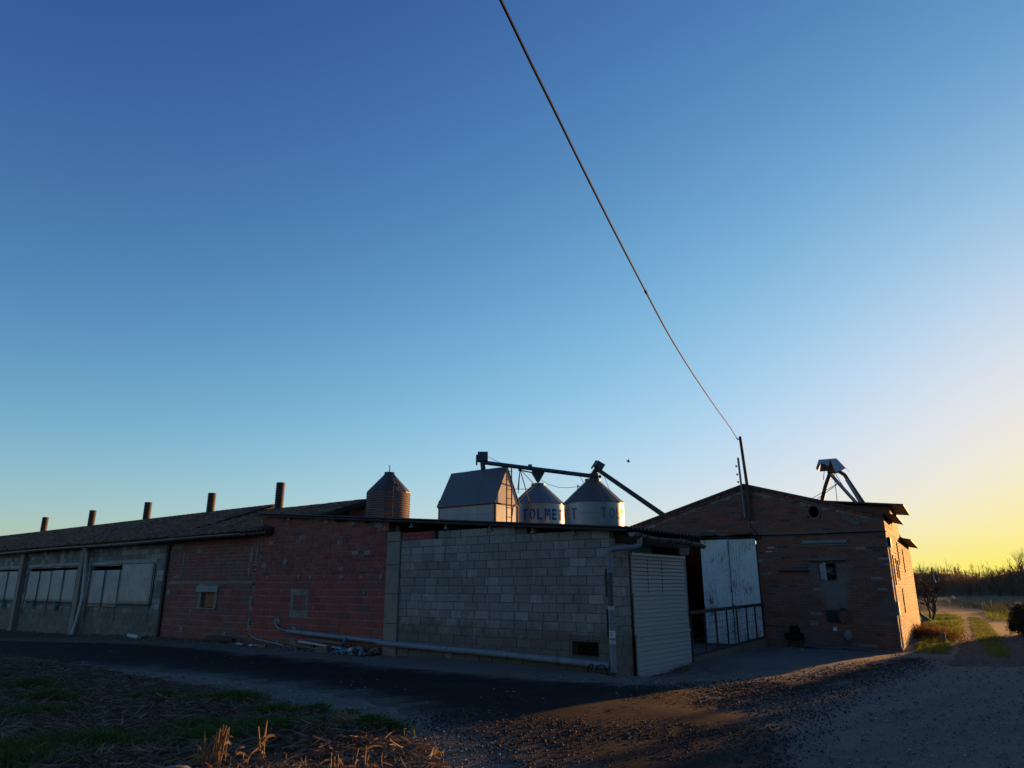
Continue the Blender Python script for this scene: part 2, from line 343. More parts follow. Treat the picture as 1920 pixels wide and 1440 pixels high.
def npmesh(name, V, F, material, parent=None, kind='stuff', label=None, cat=None, smooth=False):
    """V (n,3) float array, F list/array of faces of equal size"""
    me = bpy.data.meshes.new(name); V = np.asarray(V, dtype=np.float32); F = np.asarray(F, dtype=np.int32); k = F.shape[1]
    me.vertices.add(len(V)); me.vertices.foreach_set('co', V.ravel())
    me.loops.add(F.size); me.loops.foreach_set('vertex_index', F.ravel())
    me.polygons.add(len(F)); me.polygons.foreach_set('loop_start', np.arange(0, F.size, k, dtype=np.int32))
    me.polygons.foreach_set('loop_total', np.full(len(F), k, dtype=np.int32))
    me.update(calc_edges=True); me.validate(); me.materials.append(MATS[material])
    me.polygons.foreach_set('use_smooth', [bool(smooth)]*len(me.polygons))
    o = bpy.data.objects.new(name, me); col.objects.link(o); o.parent = parent
    return tag(o, label, cat, None, kind)

# bricks: front is +y locally, back sits in the wall core
BV = np.array([(-.5, -1, -.5), (.5, -1, -.5), (.5, -1, .5), (-.5, -1, .5),
               (-.5, -.22, -.5), (.5, -.22, -.5), (.5, -.22, .5), (-.5, -.22, .5),
               (-.482, 0, -.46), (.482, 0, -.46), (.482, 0, .46), (-.482, 0, .46)])
BF = [(11, 10, 9, 8)] + [((k*4+(j+1) % 4), (k*4+j), ((k+1)*4+j), ((k+1)*4+(j+1) % 4)) for k in range(2) for j in range(4)]
def brick_mesh(name, material, var):
    v = BV.copy(); r = np.random.RandomState(var)
    v[8:, 0] += r.uniform(-.014, .014, 4); v[8:, 2] += r.uniform(-.03, .03, 4); v[8:, 1] += r.uniform(-.12, .08, 4)
    me = bpy.data.meshes.new(name); me.from_pydata([tuple(p) for p in v], [], BF); me.materials.append(MATS[material]); me.update(); return me
def layout(s0, s1, z0, z1, L, h, joint, holes=(), top=None, seed=1, lenvar=.12, half=True):
    rr = random.Random(seed); cells = []; nrow = int(round((z1-z0)/h))
    for i in range(nrow):
        za, zb = z0+i*h, z0+(i+1)*h
        iv = [(s0, s1)]
        for (a, b, c, d) in holes:
            if d <= za+.3*h or c >= zb-.3*h: continue
            nv = []
            for (p, q) in iv:
                if b <= p or a >= q: nv.append((p, q)); continue
                if a > p+.03: nv.append((p, a))
                if b < q-.03: nv.append((b, q))
            iv = nv
        off = (L/2 if i % 2 else 0)+rr.uniform(-.06, .06)*L
        cuts = []; x = s0-off
        while x < s1+L: cuts.append(x); x += L*(1+rr.uniform(-lenvar, lenvar))
        for (p, q) in iv:
            cc = [p]+[c for c in cuts if p+.06*L < c < q-.06*L]+[q]
            for a, b in zip(cc[:-1], cc[1:]):
                if b-a < .04: continue
                if top and (top(a+.01) < zb-.02 or top(b-.01) < zb-.02):
                    continue
                cells.append(((a+b)/2, (za+zb)/2, b-a-joint, h-joint))
    return cells
def make_bricks(name, wall, cells, material, proud=.012, depth=.05, rot=0, place=None, seed=3, limit=300, jit=.004, skip=0.0):
    """place(s,z) -> local position of the brick's front face centre; rot: local z turn of the face"""
    rr = random.Random(seed); mw = wall.parent.matrix_world if wall.parent else Matrix()
    pm = wall.parent
    base = Matrix.Translation(pm.location) @ Matrix.Rotation(pm.rotation_euler.z, 4, 'Z') if pm else Matrix()
    items = []
    for (s, z, l, h) in cells:
        if skip and rr.random() < skip: continue
        p = Vector(place(s, z)); w = base @ p
        items.append(((w-cam.location).length/math.sqrt(l*h), p, l, h))
    items.sort(key=lambda q: q[0])
    meshes = [brick_mesh(name, material, i) for i in range(6)]
    rot_m = Matrix.Rotation(rot, 4, 'Z'); nrm = rot_m @ Vector((0, 1, 0))
    V, F = [], []
    for i, (_, p, l, h) in enumerate(items):
        p = p + nrm*(proud+rr.uniform(-jit, jit)); tilt = rr.uniform(-.006, .006)
        if i < limit:
            o = bpy.data.objects.new(name, meshes[i % 6]); col.objects.link(o); o.parent = wall
            o.location = p; o.rotation_euler = (0, tilt, rot+rr.uniform(-.008, .008)); o.scale = (l, depth, h)
        else:
            M = Matrix.Translation(p) @ rot_m @ Matrix.Rotation(tilt, 4, 'Y') @ Matrix.Diagonal((l, depth, h, 1))
            n = len(V)*12; V.append((BV @ np.array(M.to_3x3()).T)+np.array(M.translation)); F += [tuple(k+n for k in q) for q in BF]
    if V: npmesh(name+'_field', np.concatenate(V), F, material, wall, 'stuff')
def cells_box(mb, s0, s1, z0, z1, y0, y1, holes):
    """wall slab with rectangular openings, as abutting boxes"""
    xs = sorted({s0, s1, *[h[0] for h in holes], *[h[1] for h in holes]}); xs = [x for x in xs if s0 <= x <= s1]
    for a, b in zip(xs[:-1], xs[1:]):
        zs = [z0]
        for h in sorted([h for h in holes if h[0] <= a+1e-6 and h[1] >= b-1e-6], key=lambda q: q[2]): zs += [h[2], h[3]]
        zs.append(z1)
        for c, d in zip(zs[::2], zs[1::2]):
            if d-c > 1e-4: mb.box(a, b, y0, y1, c, d)
def blob(mb, s, z, rs, rz, y0, y1, seed=0, n=11):
    rr = random.Random(seed); mb.prism([(s+rs*q*math.cos(a), y0, z+rz*q*math.sin(a)) for q, a in [(rr.uniform(.7, 1.15), 2*math.pi*k/n) for k in range(n)]], (0, y1-y0, 0))
def corrugated(mb, p0, ux, uz, w, h, pitch, amp, n_out, nz=1, per=6, thick=.004):
    """wavy sheet: p0 corner, ux along the waves, uz along the ridges, n_out wave direction"""
    p0, ux, uz, n_out = Vector(p0), Vector(ux), Vector(uz), Vector(n_out); m = max(2, int(w/pitch*per)); vs = []; fs = []
    for side in (0, 1):
        for i in range(m+1):
            x = w*i/m; d = amp*math.sin(2*math.pi*x/pitch)-side*thick
            for j in range(nz+1): vs.append(p0+ux*x+uz*(h*j/nz)+n_out*d)
    k = nz+1; o = (m+1)*k
    for i in range(m):
        for j in range(nz):
            a = i*k+j; fs.append((a, a+k, a+k+1, a+1)); fs.append((o+a, o+a+1, o+a+k+1, o+a+k))
    for i in range(m):
        for j in (0, nz): a = i*k+j; fs.append((a, o+a, o+a+k, a+k))
    for j in range(nz):
        for i in (0, m): a = i*k+j; fs.append((a, a+1, o+a+1, o+a))
    mb.add(vs, fs)

# ------------------------------------------------------------------ SETTING: ground, road, track, aprons
def axis(lim0, lim1, fine0, fine1, step):
    a = list(np.arange(fine0, fine1+1e-6, step)); x, d = fine1, step
    while x < lim1: d *= 1.25; x += d; a.append(x)
    x, d = fine0, step
    while x > lim0: d *= 1.25; x -= d; a.insert(0, x)
    return a
def rough(x, y, sc, amp, oct=3): return amp*mnoise.fractal(Vector((x*sc, y*sc, 3.1)), 1.0, 2.0, oct)
GX = axis(-900, 900, -30, 26, .5); GY = axis(-300, 1500, 2, 44, .5)
V = [(x, y, gz(x, y)+rough(x, y, .6, .015)) for y in GY for x in GX]; nx = len(GX)
F = [(j*nx+i, j*nx+i+1, (j+1)*nx+i+1, (j+1)*nx+i) for j in range(len(GY)-1) for i in range(nx-1)]
npmesh('ground', V, F, 'ground', kind='structure', smooth=True)

def spline(pts, n):
    pts = [Vector((*p, 0)) if len(p) == 2 else Vector(p) for p in pts]; out = []
    P = [pts[0]*2-pts[1]]+pts+[pts[-1]*2-pts[-2]]
    for i in range(1, len(P)-2):
        for k in range(n):
            t = k/n; a, b, c, d = P[i-1], P[i], P[i+1], P[i+2]
            out.append(.5*((2*b)+(c-a)*t+(2*a-5*b+4*c-d)*t*t+(3*b-a-3*c+d)*t**3))
    out.append(pts[-1]); return out
def strip(name, near, far, material, dz, na=12, nc=14, edge=.2, bumps=0.0, seed=1, crown=0):
    A, B = spline(near, na), spline(far, na); V = []; E_ = []
    for i, (a, b) in enumerate(zip(A, B)):
        d = (b-a).normalized(); tp_ = min(1, i/5, (len(A)-1-i)/5)*1.5-.5
        a2 = a-d*edge*mnoise.fractal(Vector((i*.35, seed, 0)), 1, 2, 4); b2 = b+d*edge*mnoise.fractal(Vector((i*.35, seed+9, 0)), 1, 2, 4)
        for k in range(nc+1):
            p = a2.lerp(b2, k/nc); e = min(k, nc-k)/nc; E_.append(e*(b2-a2).length)
            V.append((p.x, p.y, gz(p.x, p.y)+rough(p.x, p.y, .6, .015)+dz*(min(1, tp_) if 0 < k < nc else -.6)+crown*min(1, e*4)+(rough(p.x, p.y, 1.7, bumps) if bumps else 0)))
    m = nc+1; F = [(i*m+k, i*m+k+1, (i+1)*m+k+1, (i+1)*m+k) for i in range(len(A)-1) for k in range(nc)]
    o = npmesh(name, V, F, material, kind='structure', smooth=True)
    at = o.data.attributes.new('edge', 'FLOAT', 'POINT'); at.data.foreach_set('value', E_)
    return o
ROAD_N = [(-46.5, 42), (-30.6, 30.6), (-14.5, 19.5), (-9.5, 16.8), (-6.4, 15.2), (-3.25, 12.7), (-1.2, 10.3), (-.4, 8.7), (.1, 7), (.4, 4), (.5, -6)]
ROAD_F = [(-46, 49), (-30, 36.0), (-18.9, 27.4), (-11.1, 23.1), (-3.3, 17.3), (.2, 14.7), (3.2, 13.4), (3.5, 10.2), (2.7, 7.2), (2.2, 4), (2.2, -6)]
strip('road', ROAD_N, ROAD_F, 'asphalt', .022, edge=.35, na=20, nc=24, seed=2, crown=.012)
# the dark rubbly band that crosses in front of the gable apron
strip('rubble_band', [(1.9, 9.9), (3.6, 11.3), (5.4, 12.9), (8.2, 16.2), (10.2, 18.2)], [(1.6, 13.2), (3.9, 13.9), (5.8, 15.0), (8.6, 17.8), (10.4, 19.4)], 'asphalt', .026, edge=.3, na=14, nc=12, seed=21)
strip('concrete_apron', [(3.9, 14.9), (5.2, 15.3), (6.9, 16.3), (8.6, 17.9), (10.5, 19.9)], [(4.1, 17.4), (5.2, 18.8), (6.4, 20.3), (7.6, 22.1), (10.4, 20.5)], 'apron', .032, edge=.06, na=8, nc=10, seed=31)
strip('concrete_strip', [(-3.6, 17.5), (-1.9, 16.0), (-.1, 14.9), (1.5, 14.55), (2.1, 15.0)], [(-3.0, 19.5), (-1.6, 18.35), (-.1, 17.15), (1.4, 15.98), (1.95, 15.52)], 'apron', .045, edge=.1, na=8, nc=8, seed=41, crown=.03)
TL = [(9.2, 16.6), (10.9, 18.9), (16.4, 27.5), (22.8, 38.1), (28.3, 48.6), (31.5, 55.5), (33.5, 61), (31, 66), (24, 70)]
TR = [(13.5, 16.0), (15.2, 20.6), (20.2, 28.8), (26.2, 39.6), (31.4, 49.3), (35.2, 55.5), (38.5, 62.5), (36, 70.5), (26, 75)]
strip('dirt_track', TL, TR, 'track', .02, edge=.3, na=10, nc=12, seed=51)
strip('grass_verge', [(11.3, 19.4), (13.4, 22.8), (16.3, 27.5), (19.5, 32.8), (22.6, 38.0), (25.6, 43.5)], [(10.75, 20.3), (12.2, 22.9), (14.6, 27.0), (17.0, 31.6), (19.6, 37.0), (22.5, 44.0)], 'meadow', .03, edge=.25, na=8, nc=8, seed=81, bumps=.04)
# stubble field at the left foreground
FE = [(-48, 43.5), (-31, 31.2), (-13.8, 19.9), (-9.6, 16.9), (-6.9, 14.6), (-5.0, 13.1), (-2.9, 11.0), (-1.3, 9.2), (-.75, 8.1), (-.6, 6.2), (-1.2, 3.2)]
FL = [(-60, 30), (-40, 20), (-28, 12), (-22, 9), (-18, 7), (-15, 5.5), (-12, 4.5), (-9, 3.6), (-7.5, 3.0), (-6, 2.4), (-4, 1.6)]
field_poly = FE
def field_z(x, y): return gz(x, y)+.03+.05*mnoise.fractal(Vector((x*1.1, y*1.1, 7)), 1, 2, 4)+.10*math.exp(-((x+2.3)**2+(y-8.9)**2)/.5)+.08*math.exp(-((x+1.6)**2+(y-9.4)**2)/.12)
A, B = spline(FE, 16), spline(FL, 16); V = []; m = 61
for i, (a, b) in enumerate(zip(A, B)):
    d = (b-a).normalized(); a = a+d*.25*mnoise.fractal(Vector((i*.4, 5, 0)), 1, 2, 4)
    for k in range(m):
        p = a.lerp(b, (k/(m-1))**1.3); V.append((p.x, p.y, field_z(p.x, p.y)*1.0-(.06 if k == 0 else 0)))
F = [(i*m+k, i*m+k+1, (i+1)*m+k+1, (i+1)*m+k) for i in range(len(A)-1) for k in range(m-1)]
npmesh('field', V, F, 'field', kind='structure', smooth=True)
def in_field(x, y, margin=.1):
    # right of the field's edge polyline?
    for (x0, y0), (x1, y1) in zip(FE[:-1], FE[1:]):
        if min(y0, y1) <= y <= max(y0, y1):
            t = (y-y0)/(y1-y0) if y1 != y0 else 0
            return x < x0+(x1-x0)*t-margin
    return False
# meadow beyond
strip('meadow', [(14, 74), (60, 62), (110, 60)], [(70, 165), (120, 150), (170, 130)], 'meadow', .06, na=16, nc=20, edge=1.0, seed=61)
# wooded bank far behind
def bank_h(a, k): return (5.7+7.0*sst(.615, .72, a)+1.0*mnoise.noise(Vector((a*9, 0, 1)))-1.6*math.exp(-((a-.575)/.02)**2))*sst(0, 1, k)
V = []; NA = 160
for i in range(NA+1):
    a = -1.0+2.35*i/NA
    for k in range(9):
        r = 165+k*9+8*mnoise.noise(Vector((a*6, 4, 0))); V.append((r*math.sin(a), r*math.cos(a), -.3+bank_h(a, k/8)))
F = [(i*9+k, i*9+k+1, (i+1)*9+k+1, (i+1)*9+k) for i in range(NA) for k in range(8)]
npmesh('hill', V, F, 'hill', kind='structure', smooth=True)

# ------------------------------------------------------------------ BLOCK SHED (grey block wall, red brick wall, tin roof)
shed = thing('block_shed', 'low shed with grey concrete block wall, red brick wall and thin dark tin roof', 'shed', (C0[0], C0[1], 0), math.pi-WA)
def roof_z(s): return 2.93+.081*s
DEP = 3.55
core = MB(); vent_hole = (.36, 1.0, .30, .60)
cells_box(core, 0, 6.36, -.3, 2.86, -.20, -.012, [vent_hole])
core.box(2.2, 5.0, -.20, -.014, 2.86, 3.04)
bw = core.build('block_wall', 'mortar', shed)
cells = layout(0, 6.36, .0, 2.88, .405, .192, .012, [vent_hole, (.36, 1.0, .18, .60)], seed=4)
cells += [c for c in layout(0.0, 6.36, 2.88, 3.265, .405, .192, .012, seed=5, top=lambda s: roof_z(s)-.07 if (2.3 < s < 5.15) else 0)]
make_bricks('concrete_block', bw, cells, 'block', proud=.006, depth=.03, jit=.005, place=lambda s, z: (s, -.004, z))
# red bricks let in at the top left of the block wall
mb = MB(); mb.box(5.15, 6.36, -.19, -.016, 2.86, 3.08); o = mb.build('brick_infill', 'mortar_dark', shed)
make_bricks('brick', o, layout(5.17, 6.35, 2.885, 3.09, .3, .1, .012, seed=6), 'hollow_brick', depth=.04, place=lambda s, z: (s, -.006, z))
# pillar of five cast pieces
zs = [-.3, .30, .78, 1.52, 2.26, 2.86, 3.12]
for a, b in zip(zs[:-1], zs[1:]):
    MB().cbox(6.37, 6.87, -.2, .045+random.uniform(-.004, .004), a+.004, b-.004, .01).build('pillar_piece', 'pillar', shed)
# red brick wall
core = MB(); core.box(6.88, 13.05, -.2, -.012, -.3, 3.42); core.box(9.2, 13.05, -.19, -.013, 3.42, 3.68); core.box(11.8, 13.05, -.18, -.014, 3.68, 3.86)
rw = core.build('brick_wall', 'mortar_mid', shed)
patch_hole = (10.2, 11.07, .96, 1.56)
lower = layout(6.88, 13.02, .03, 2.03, .47, .2, .022, [patch_hole], seed=8, lenvar=.1)
upper = layout(6.88, 13.02, 2.03, 3.94, .29, .106, .011, top=lambda s: roof_z(s)-.06, seed=9, lenvar=.2)
make_bricks('hollow_brick', rw, lower, 'hollow_brick', proud=.002, depth=.03, place=lambda s, z: (s, -.004, z), limit=160)
make_bricks('brick', rw, upper, 'red_brick', proud=.003, depth=.03, place=lambda s, z: (s, -.004, z), jit=.006, skip=.012)
mb = MB(); mb.box(10.23, 11.04, -.1, -.004, .98, 1.54)
pt = mb.build('blocked_window', 'patch', rw)
make_bricks('brick', rw, layout(10.32, 10.9, 1.02, 1.5, .4, .15, .02, seed=12), 'barn_brick', proud=.0, depth=.02, place=lambda s, z: (s, .006, z))
k = 0
for s, z, a, b in ((12.55, 2.35, .24, .17), (11.45, 2.43, .17, .13), (12.3, 1.98, .1, .06), (11.9, 1.96, .07, .05), (10.7, 2.0, .1, .08), (10.15, 1.97, .07, .09), (9.5, 1.95, .1, .06), (8.75, 1.98, .17, .1), (7.9, 1.96, .12, .07), (7.1, 1.97, .09, .11), (7.75, 1.55, .09, .06), (11.5, 1.6, .12, .06), (11.6, .68, .26, .16), (10.75, .52, .17, .07), (12.35, .12, .13, .12), (11.55, .11, .2, .12), (10.75, .12, .2, .15), (12.9, 3.75, .1, .08), (11.5, 3.72, .14, .1), (9.6, 3.55, .15, .09), (8.4, 3.44, .16, .1), (7.25, 3.33, .2, .13), (9.9, 1.1, .06, .05), (12.75, 2.6, .08, .1)):
    k += 1; mb = MB(); blob(mb, s, z, a*.72, b*.72, -.01, .012+.003*(k % 3), k); mb.build('mortar_patch', 'patch', rw)
k = 0
for s, z, a, b in ((4.9, .93, .08, .07), (4.3, .87, .05, .07), (5.15, .15, .08, .06), (4.55, .12, .12, .08), (3.5, .72, .05, .06), (4.0, 1.1, .13, .07), (3.0, .38, .05, .04), (2.35, .62, .07, .05), (2.0, 1.85, .05, .05), (3.75, .55, .06, .05)):
    k += 1; mb = MB(); blob(mb, s, z, a, b, -.012, .006+.003*(k % 3), k+50); mb.build('mortar_patch', 'block' if k % 2 else 'patch', bw)
# D side (right end): block column, opening, lintel, back and inner walls
mb = MB(); mb.box(-.02, .18, -.76, -.21, -.4, 2.74); ec = mb.build('end_wall', 'mortar', shed)
make_bricks('concrete_block', ec, layout(.0, .74, -.3, 2.7, .4, .2, .012, seed=14), 'block', proud=.004, depth=.025, rot=math.pi/2, place=lambda s, z: (-.024, -s-.01, z))
mb = MB(); mb.box(.02, .2, -3.75, -3.47, -.4, 2.55); mb.build('door_post', 'concrete', shed)
mb = MB(); mb.box(-.06, .10, -3.9, -.2, 2.60, 2.78); mb.build('lintel_beam', 'wood_dark', shed)
mb = MB(); mb.box(-.09, -.05, -3.75, -3.2, 2.46, 2.62); mb.build('hanging_board', 'wood_old', shed)
mb = MB(); mb.box(0.0, 6.9, -DEP, -DEP+.15, -.3, 2.86); mb.prism([(0, -DEP, 2.86), (6.9, -DEP, 2.86), (6.9, -DEP, roof_z(6.9)-.03), (0, -DEP, roof_z(0)-.03)], (0, .15, 0)); mb.prism([(6.9, -2.5, 3.4), (13.0, -2.5, 3.4), (13.0, -2.5, roof_z(13)-.03), (6.9, -2.5, roof_z(6.9)-.03)], (0, .15, 0)); mb.prism([(6.7, -2.36, 3.3), (6.7, -DEP+.15, 3.3), (6.7, -DEP+.15, roof_z(6.7)-.03), (6.7, -2.36, roof_z(6.7)-.03)], (.2, 0, 0)); mb.box(6.9, 13.0, -2.5, -2.35, -.3, 3.4); mb.box(6.7, 6.9, -DEP+.15, -.21, -.3, 3.3); mb.box(12.85, 13.04, -2.35, -.21, -.3, 3.75)
mb.build('back_wall', 'mortar_dark', shed)
# tin roof, corrugations run down the slope towards the right end
SL = math.hypot(1, .081); ux = Vector((0, -1, 0)); uz = Vector((1/SL, 0, .081/SL)); no = Vector((-.081/SL, 0, 1/SL))
mb = MB(); corrugated(mb, (-.50, .16, roof_z(-.50)), ux, uz, 3.75, 7.48*SL, .177, .028, no, nz=10)
rf = mb.build('roof', 'fibre_cement', shed, smooth=True)
mb = MB(); corrugated(mb, (6.97, .16, roof_z(6.97)+.0), ux, uz, 2.7, 6.05*SL, .177, .028, no, nz=8); mb.build('roof', 'fibre_cement', shed, smooth=True)
mb = MB()
for a, b in ((-.48, 3.2), (3.25, 6.9), (6.95, 10), (10.05, 13.0)):
    mb2 = MB(); mb2.prism([(a, .10, roof_z(a)-.085), (b, .10, roof_z(b)-.085), (b, .10, roof_z(b)-.035), (a, .10, roof_z(a)-.035)], (0, .05, 0)); mb2.build('edge_batten', 'wood_dark', rf)
for s in (.9, 2.0, 3.28, 4.73, 5.98, 7.3, 8.6, 9.9, 11.2, 12.4):
    mb = MB(); z = roof_z(s)-.045; mb.box(s-.06, s+.06, -DEP+.2 if s < 6.8 else -2.3, -.02, z-.15, z); b = mb.build('joist', 'wood_dark' if s > 6.5 else 'concrete', shed)
    if s < 6.5:
        mb = MB(); mb.box(s-.075, s+.075, -.018, .05, z-.03, z-.002); mb.box(s-.03, s+.03, -.017, .048, z-.13, z-.032); mb.box(s-.07, s+.07, -.016, .046, z-.165, z-.132); mb.build('joist_end', 'pillar', b)
# wire grille over the floor vent
g = thing('vent_grille', 'rusty wire mesh nailed over dark square vent low in grey block wall', 'grille', wpt(.7, .02, .3), math.pi-WA)
for i in range(11): MB().tube([(-.36+.072*i, 0, -.02), (-.36+.072*i, .004, .42)], .0035, 5).build('wire', 'rust_steel', g)
for j in range(6): MB().tube([(-.38, .008, .02+.075*j), (.38, .008, .02+.075*j)], .0035, 5).build('wire', 'rust_steel', g)
mb = MB(); mb.box(.36, 1.0, -.6, -.55, .25, .65); mb.build('vent_back', 'black', shed)
# white slatted panel (three tiers) on the right end
pn = thing('slatted_panel', 'tall white slatted shutter in three overlapping tiers on end of shed', 'shutter', wpt(0, 0, 0), math.pi-WA)
def tier(z0, z1, n, x, tag_, lean):
    fr = MB(); fr.box(x+.012, x+.03, -3.46, -.79, z0, z1); fo = fr.build('tier', 'concrete', pn)
    h = (z1-z0)/n
    for i in range(n):
        zz = z0+i*h; gap = .012 if z0 > 1.5 else .003
        sl_ = MB(); sl_.prism([(x+.011, -3.455, zz+gap), (x+.011, -3.455, zz+h-.002), (x-.002, -3.455, zz+h-.004), (x-.008-lean, -3.455, zz+gap)], (0, 2.66, 0)); sl_.build('slat', 'white_slat', fo)
    rl = MB(); rl.box(x-.05, x+.01, -3.46, -.785, z0-.015, z0+.045); rl.build('bottom_rail', 'white_slat', fo)
    return fo
tier(1.52, 2.36, 10, -.045, 'top', .014)
tier(.68, 1.50, 9, -.075, 'mid', .002)
tier(-.12, .66, 8, -.105, 'low', .002)
for y in (-1.55, -2.25): mb = MB(); mb.box(-.062, -.05, y-.006, y+.006, 1.53, 2.34); mb.build('seam_strip', 'dark_steel', pn)
mb = MB(); mb.prism([(-.03, -.77, -.3), (.03, -.77, -.3), (.03, -.77, 2.42), (-.03, -.77, 2.42)], (0, -.022, 0)); mb.build('side_rail', 'red_steel', pn)
mb = MB(); mb.box(-.09, .03, -3.5, -.78, 2.365, 2.42); mb.build('top_rail', 'pvc_white', pn)
mb = MB(); corrugated(mb, (.05, -.80, 2.43), (0, -1, 0), (0, 0, 1), 1.2, .17, .06, .008, (-1, 0, 0), per=6)
mb.build('green_sheet', 'green_sheet', None, label='narrow strip of dark green sheet above the white slatted shutter', cat='sheet'); bpy.data.objects['green_sheet'].location = wpt(0, 0, 0); bpy.data.objects['green_sheet'].rotation_euler = (0, 0, math.pi-WA)
mb = MB(); mb.cbox(-.35, .0, -.95, -.25, -.22, -.1, .02); o = mb.build('door_step', 'concrete', None, label='low concrete lump at foot of shed corner', cat='concrete lump'); o.location = wpt(0, 0, 0); o.rotation_euler = (0, 0, math.pi-WA)
# gutter on the right end
gt = thing('eave_gutter', 'dark sagging half round gutter under corrugated roof edge of shed', 'gutter', wpt(0, 0, 0), math.pi-WA)
path = [(-.56, .02-i*.275, 2.79-.008*i-.05*math.sin(i/13*math.pi*2.2)*.5) for i in range(14)]
vs = []; fs = []; n = 9
for p in path:
    for k in range(n):
        a = math.pi+math.pi*k/(n-1); vs.append((p[0]+.085*math.cos(a), p[1], p[2]+.085*math.sin(a)))
    for k in range(n):
        a = math.pi+math.pi*k/(n-1); vs.append((p[0]+.079*math.cos(a), p[1], p[2]+.079*math.sin(a)))
for i in range(len(path)-1):
    for k in range(n-1):
        a = i*2*n+k; b = a+2*n; fs.append((a, a+1, b+1, b)); fs.append((a+n, b+n, b+n+1, a+n+1))
    for k in (0, n-1): a = i*2*n+k; fs.append((a, a+2*n, a+3*n, a+n))
mb = MB(); mb.add(vs, fs); mb.build('trough', 'gutter_zinc', gt, smooth=True)
mb = MB(); mb.prism([(p[0]+.086*math.cos(a), .052, path[0][2]+.086*math.sin(a)) for p in path[:1] for a in [math.pi+math.pi*k/10 for k in range(11)]], (0, -.004, 0)); mb.build('end_cap', 'pvc_grey', gt)
for i in (1, 2, 4, 6, 8, 9, 10, 12):
    p = path[i]; mb = MB(); mb.tube([(p[0]+.092*math.cos(a), p[1]+.04, p[2]+.092*math.sin(a)) for a in [math.pi+math.pi*k/8 for k in range(9)]], .008, 5); mb.build('bracket', 'dark_steel', gt)
# downpipe at the corner
dp = thing('downpipe', 'grey plastic downpipe with elbow at right corner of block wall', 'downpipe', wpt(-.06, .13, 0), math.pi-WA)
mb = MB(); mb.tube([(-.50, -.42, 2.72), (-.50, -.42, 2.60), (-.49, -.40, 2.54), (-.42, -.30, 2.50), (-.1, -.02, 2.46), (-.02, 0, 2.43), (0, 0, 2.36)], .058, 14); mb.build('elbow_pipe', 'pvc_grey', dp, smooth=True)
for a, b, r, mm in ((2.40, 1.98, .062, 'pvc_grey'), (2.0, 1.30, .057, 'pvc_dark'), (1.32, .62, .06, 'pvc_grey'), (.64, .05, .06, 'pvc_grey')):
    mb = MB(); mb.tube([(0, 0, a), (0, 0, b)], r, 14); mb.build('pipe_length', mm, dp, smooth=True)
for z in (1.28, 2.38, .62): mb = MB(); mb.tube([(0, 0, z-.035), (0, 0, z+.035)], .067, 14); mb.build('collar', 'pvc_white' if z < 1.3 else 'pvc_grey', dp, smooth=True)
mb = MB(); mb.tube([(0, 0, .70), (0, 0, .84)], .0635, 14); sl = mb.build('paper_sleeve', 'paper', dp, smooth=True)
for zz in (.74, .77, .80): mb = MB(); mb.box(-.03, .02, .058, .0655, zz-.006, zz+.006); mb.build('print_line', 'black', sl)
for z in (1.78, .98):
    mb = MB(); mb.box(.11, .14, -.06, -.03, z-.28, z+.28); b = mb.build('bracket_bar', 'dark_steel', dp); mb = MB(); mb.box(-.07, .12, -.05, -.035, z-.012, z+.012); mb.build('bracket_arm', 'dark_steel', b)
# horizontal pipes along the foot of the walls
def pipe(name, label, pts, r, material, collars=(), cat='pipe', n=12):
    t = thing(name, label, cat, wpt(pts[0][0], pts[0][1], pts[0][2])); w = [wpt(*p)-t.location for p in pts]
    mb = MB(); mb.tube(w, r, n); mb.build('pipe_length', material, t, smooth=True)
    for (a, f) in collars:
        p = w[a].lerp(w[a+1], f); d = (w[a+1]-w[a]).normalized()*.05
        mb = MB(); mb.tube([p-d, p+d], r*1.12, n); mb.build('collar', material, t, smooth=True)
    return t
pipe('ground_pipe', 'long grey plastic pipe sloping along foot of grey block wall', [(6.95, .12, .30), (5.2, .12, .27), (3.0, .12, .24), (1.4, .12, .2), (.02, .125, .16)], .075, 'pvc_grey', ((0, .6), (1, .3), (2, .1), (3, .05)))
pipe('wall_pipe', 'grey plastic pipe with thin bent riser on red brick wall', [(10.9, .1, .44), (9.0, .1, .385), (6.82, .1, .325)], .068, 'pvc_grey', ((0, .04), (0, .35), (1, .1)))
pipe('riser_pipe', 'thin bent grey pipe leaving mortar patch in red brick wall', [(11.66, .0, .70), (11.64, .05, .66), (11.42, .09, .52), (11.2, .1, .475), (10.85, .1, .44)], .028, 'pvc_grey')
pipe('thin_pipe', 'thin grey pipe lying low along foot of red brick wall', [(12.75, .02, .12), (12.72, .1, .22), (12.45, .14, .17), (10.9, .22, .06), (10.72, .3, -.02)], .026, 'pvc_grey')
pipe('teal_pipe', 'broken teal drain pipe with elbows lying below wall pipe', [(8.2, .12, .36), (8.15, .3, .20), (8.2, .5, .05), (8.05, .6, .03), (7.6, .58, .10), (7.2, .52, .17), (7.08, .52, .16), (7.05, .6, .0)], .055, 'pvc_teal', ((0, .3), (3, .6), (4, .5), (6, .5)))
bpy.data.objects['teal_pipe']
o = MB().tube([wpt(7.52, .578, .112), wpt(7.40, .562, .135)], .064, 12).build('pipe_tape', 'pvc_white', bpy.data.objects['teal_pipe']); o.location = -bpy.data.objects['teal_pipe'].location

